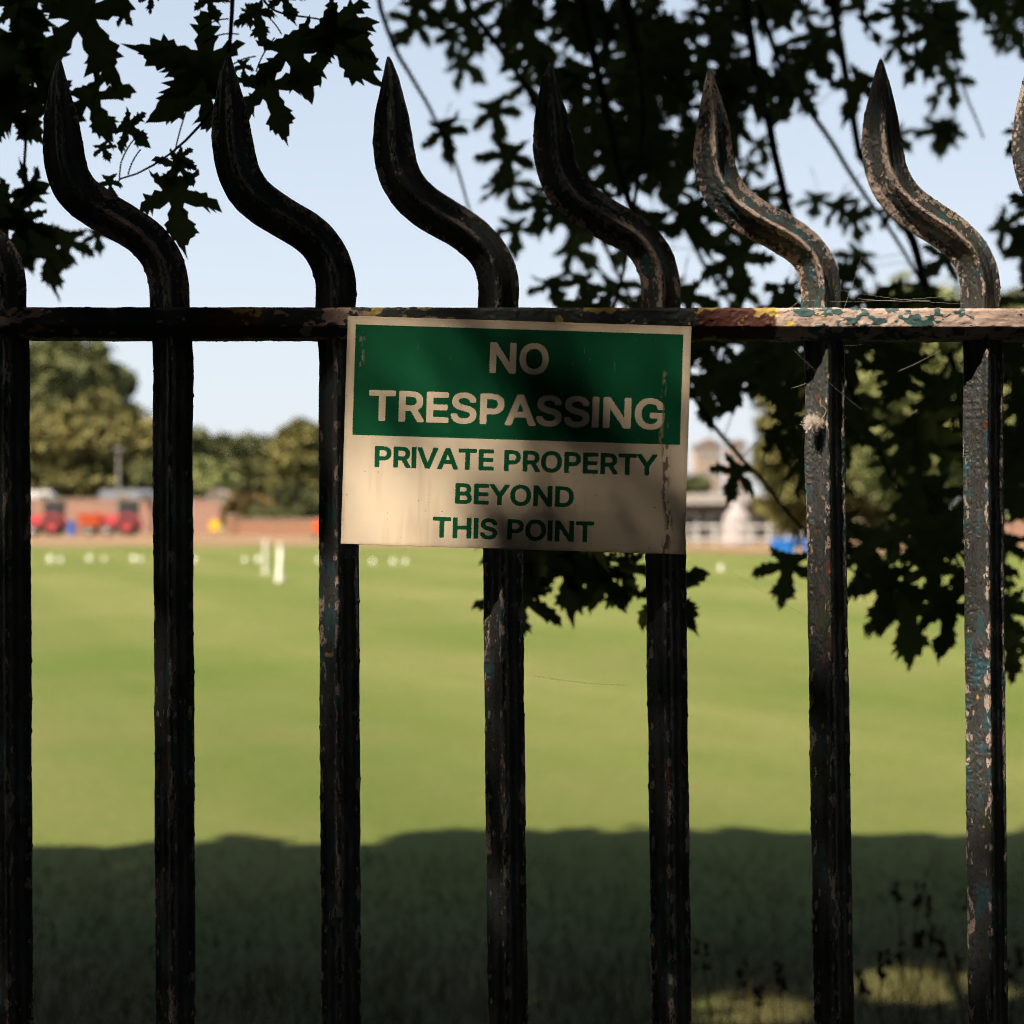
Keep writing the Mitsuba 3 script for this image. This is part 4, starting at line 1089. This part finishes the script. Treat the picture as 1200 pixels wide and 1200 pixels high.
# ---------------------------------------------------------------- cobweb threads and seed fluff
scene['silk'] = {'type': 'principledthin', 'base_color': rgb(0.75, 0.75, 0.72), 'roughness': 0.4, 'diff_trans': 0.6, 'eta': 1.4}
WEB = thing('cobweb', 'torn cobweb strands between the right hand bars above and below the rail', 'cobweb')
for a, b, y, r in [((940, 352), (1128, 345), -0.012, .1), ((985, 340), (1130, 356), -0.018, .1), ((1005, 350), (1090, 352), -0.02, .14), ((930, 410), (1010, 480), -0.02, .08), ((1053, 435), (1103, 410), -0.03, .12), ((985, 372), (1010, 300), -0.015, .08), ((927, 455), (945, 449), -0.018, .1), ((1065, 487), (1075, 480), -0.02, .14), ((835, 655), (950, 724), 0.02, .1), ((626, 792), (734, 803), 0.03, .14), ((765, 268), (820, 212), 0.0, .1), ((990, 405), (1120, 390), -0.02, .07), ((1000, 365), (1130, 362), -0.03, .1), ((920, 365), (946, 345), -0.012, .12)]:
    A, B = at(*a, y), at(*b, y + 0.004)
    mid = (A + B) / 2 - [0, 0, 0.02 * np.linalg.norm(A - B)]
    obj('thread', tube(curve([A, mid, B], 9), r * 0.6e-3, 4), 'silk', WEB)
FL = thing('seed_fluff', 'white tuft of seed fluff caught on the lit bar below the rail', 'seed')
c0 = at(953, 497, -0.016)
rng = np.random.default_rng(44)
fib = []
for _ in range(480):
    d = rng.normal(size=3) + np.array([-0.25, -0.7, 0.1]); d /= np.linalg.norm(d)
    ln = rng.uniform(0.004, 0.0105)
    fib.append(tube(curve([c0 + rng.normal(0, 0.0015, 3), c0 + d * ln * 0.6 + rng.normal(0, 0.0006, 3), c0 + d * ln + rng.normal(0, 0.001, 3)], 4), 0.00016, 3))
plain('fluff_white', (0.66, 0.62, 0.59), 0.8, 0.1)
obj('fibres', cat(fib), 'fluff_white', FL)
plain('dry_stalk', (0.35, 0.24, 0.12), 0.8, 0.2)
obj('stalk', tube(curve([at(962, 468, -0.0175), at(962, 474, -0.018), at(968, 480, -0.0175), at(965, 488, -0.018), at(961, 494, -0.018)], 14), 0.0004, 5), 'dry_stalk', FL)
obj('seed', (lambda m_: (m_.apply_scale(0.0014), m_.apply_transform(np.diag([1, 1, 2.2, 1])), m_.apply_translation(at(964, 496, -0.019)), m_)[3])(trimesh.creation.icosphere(2)), 'dry_stalk', FL)
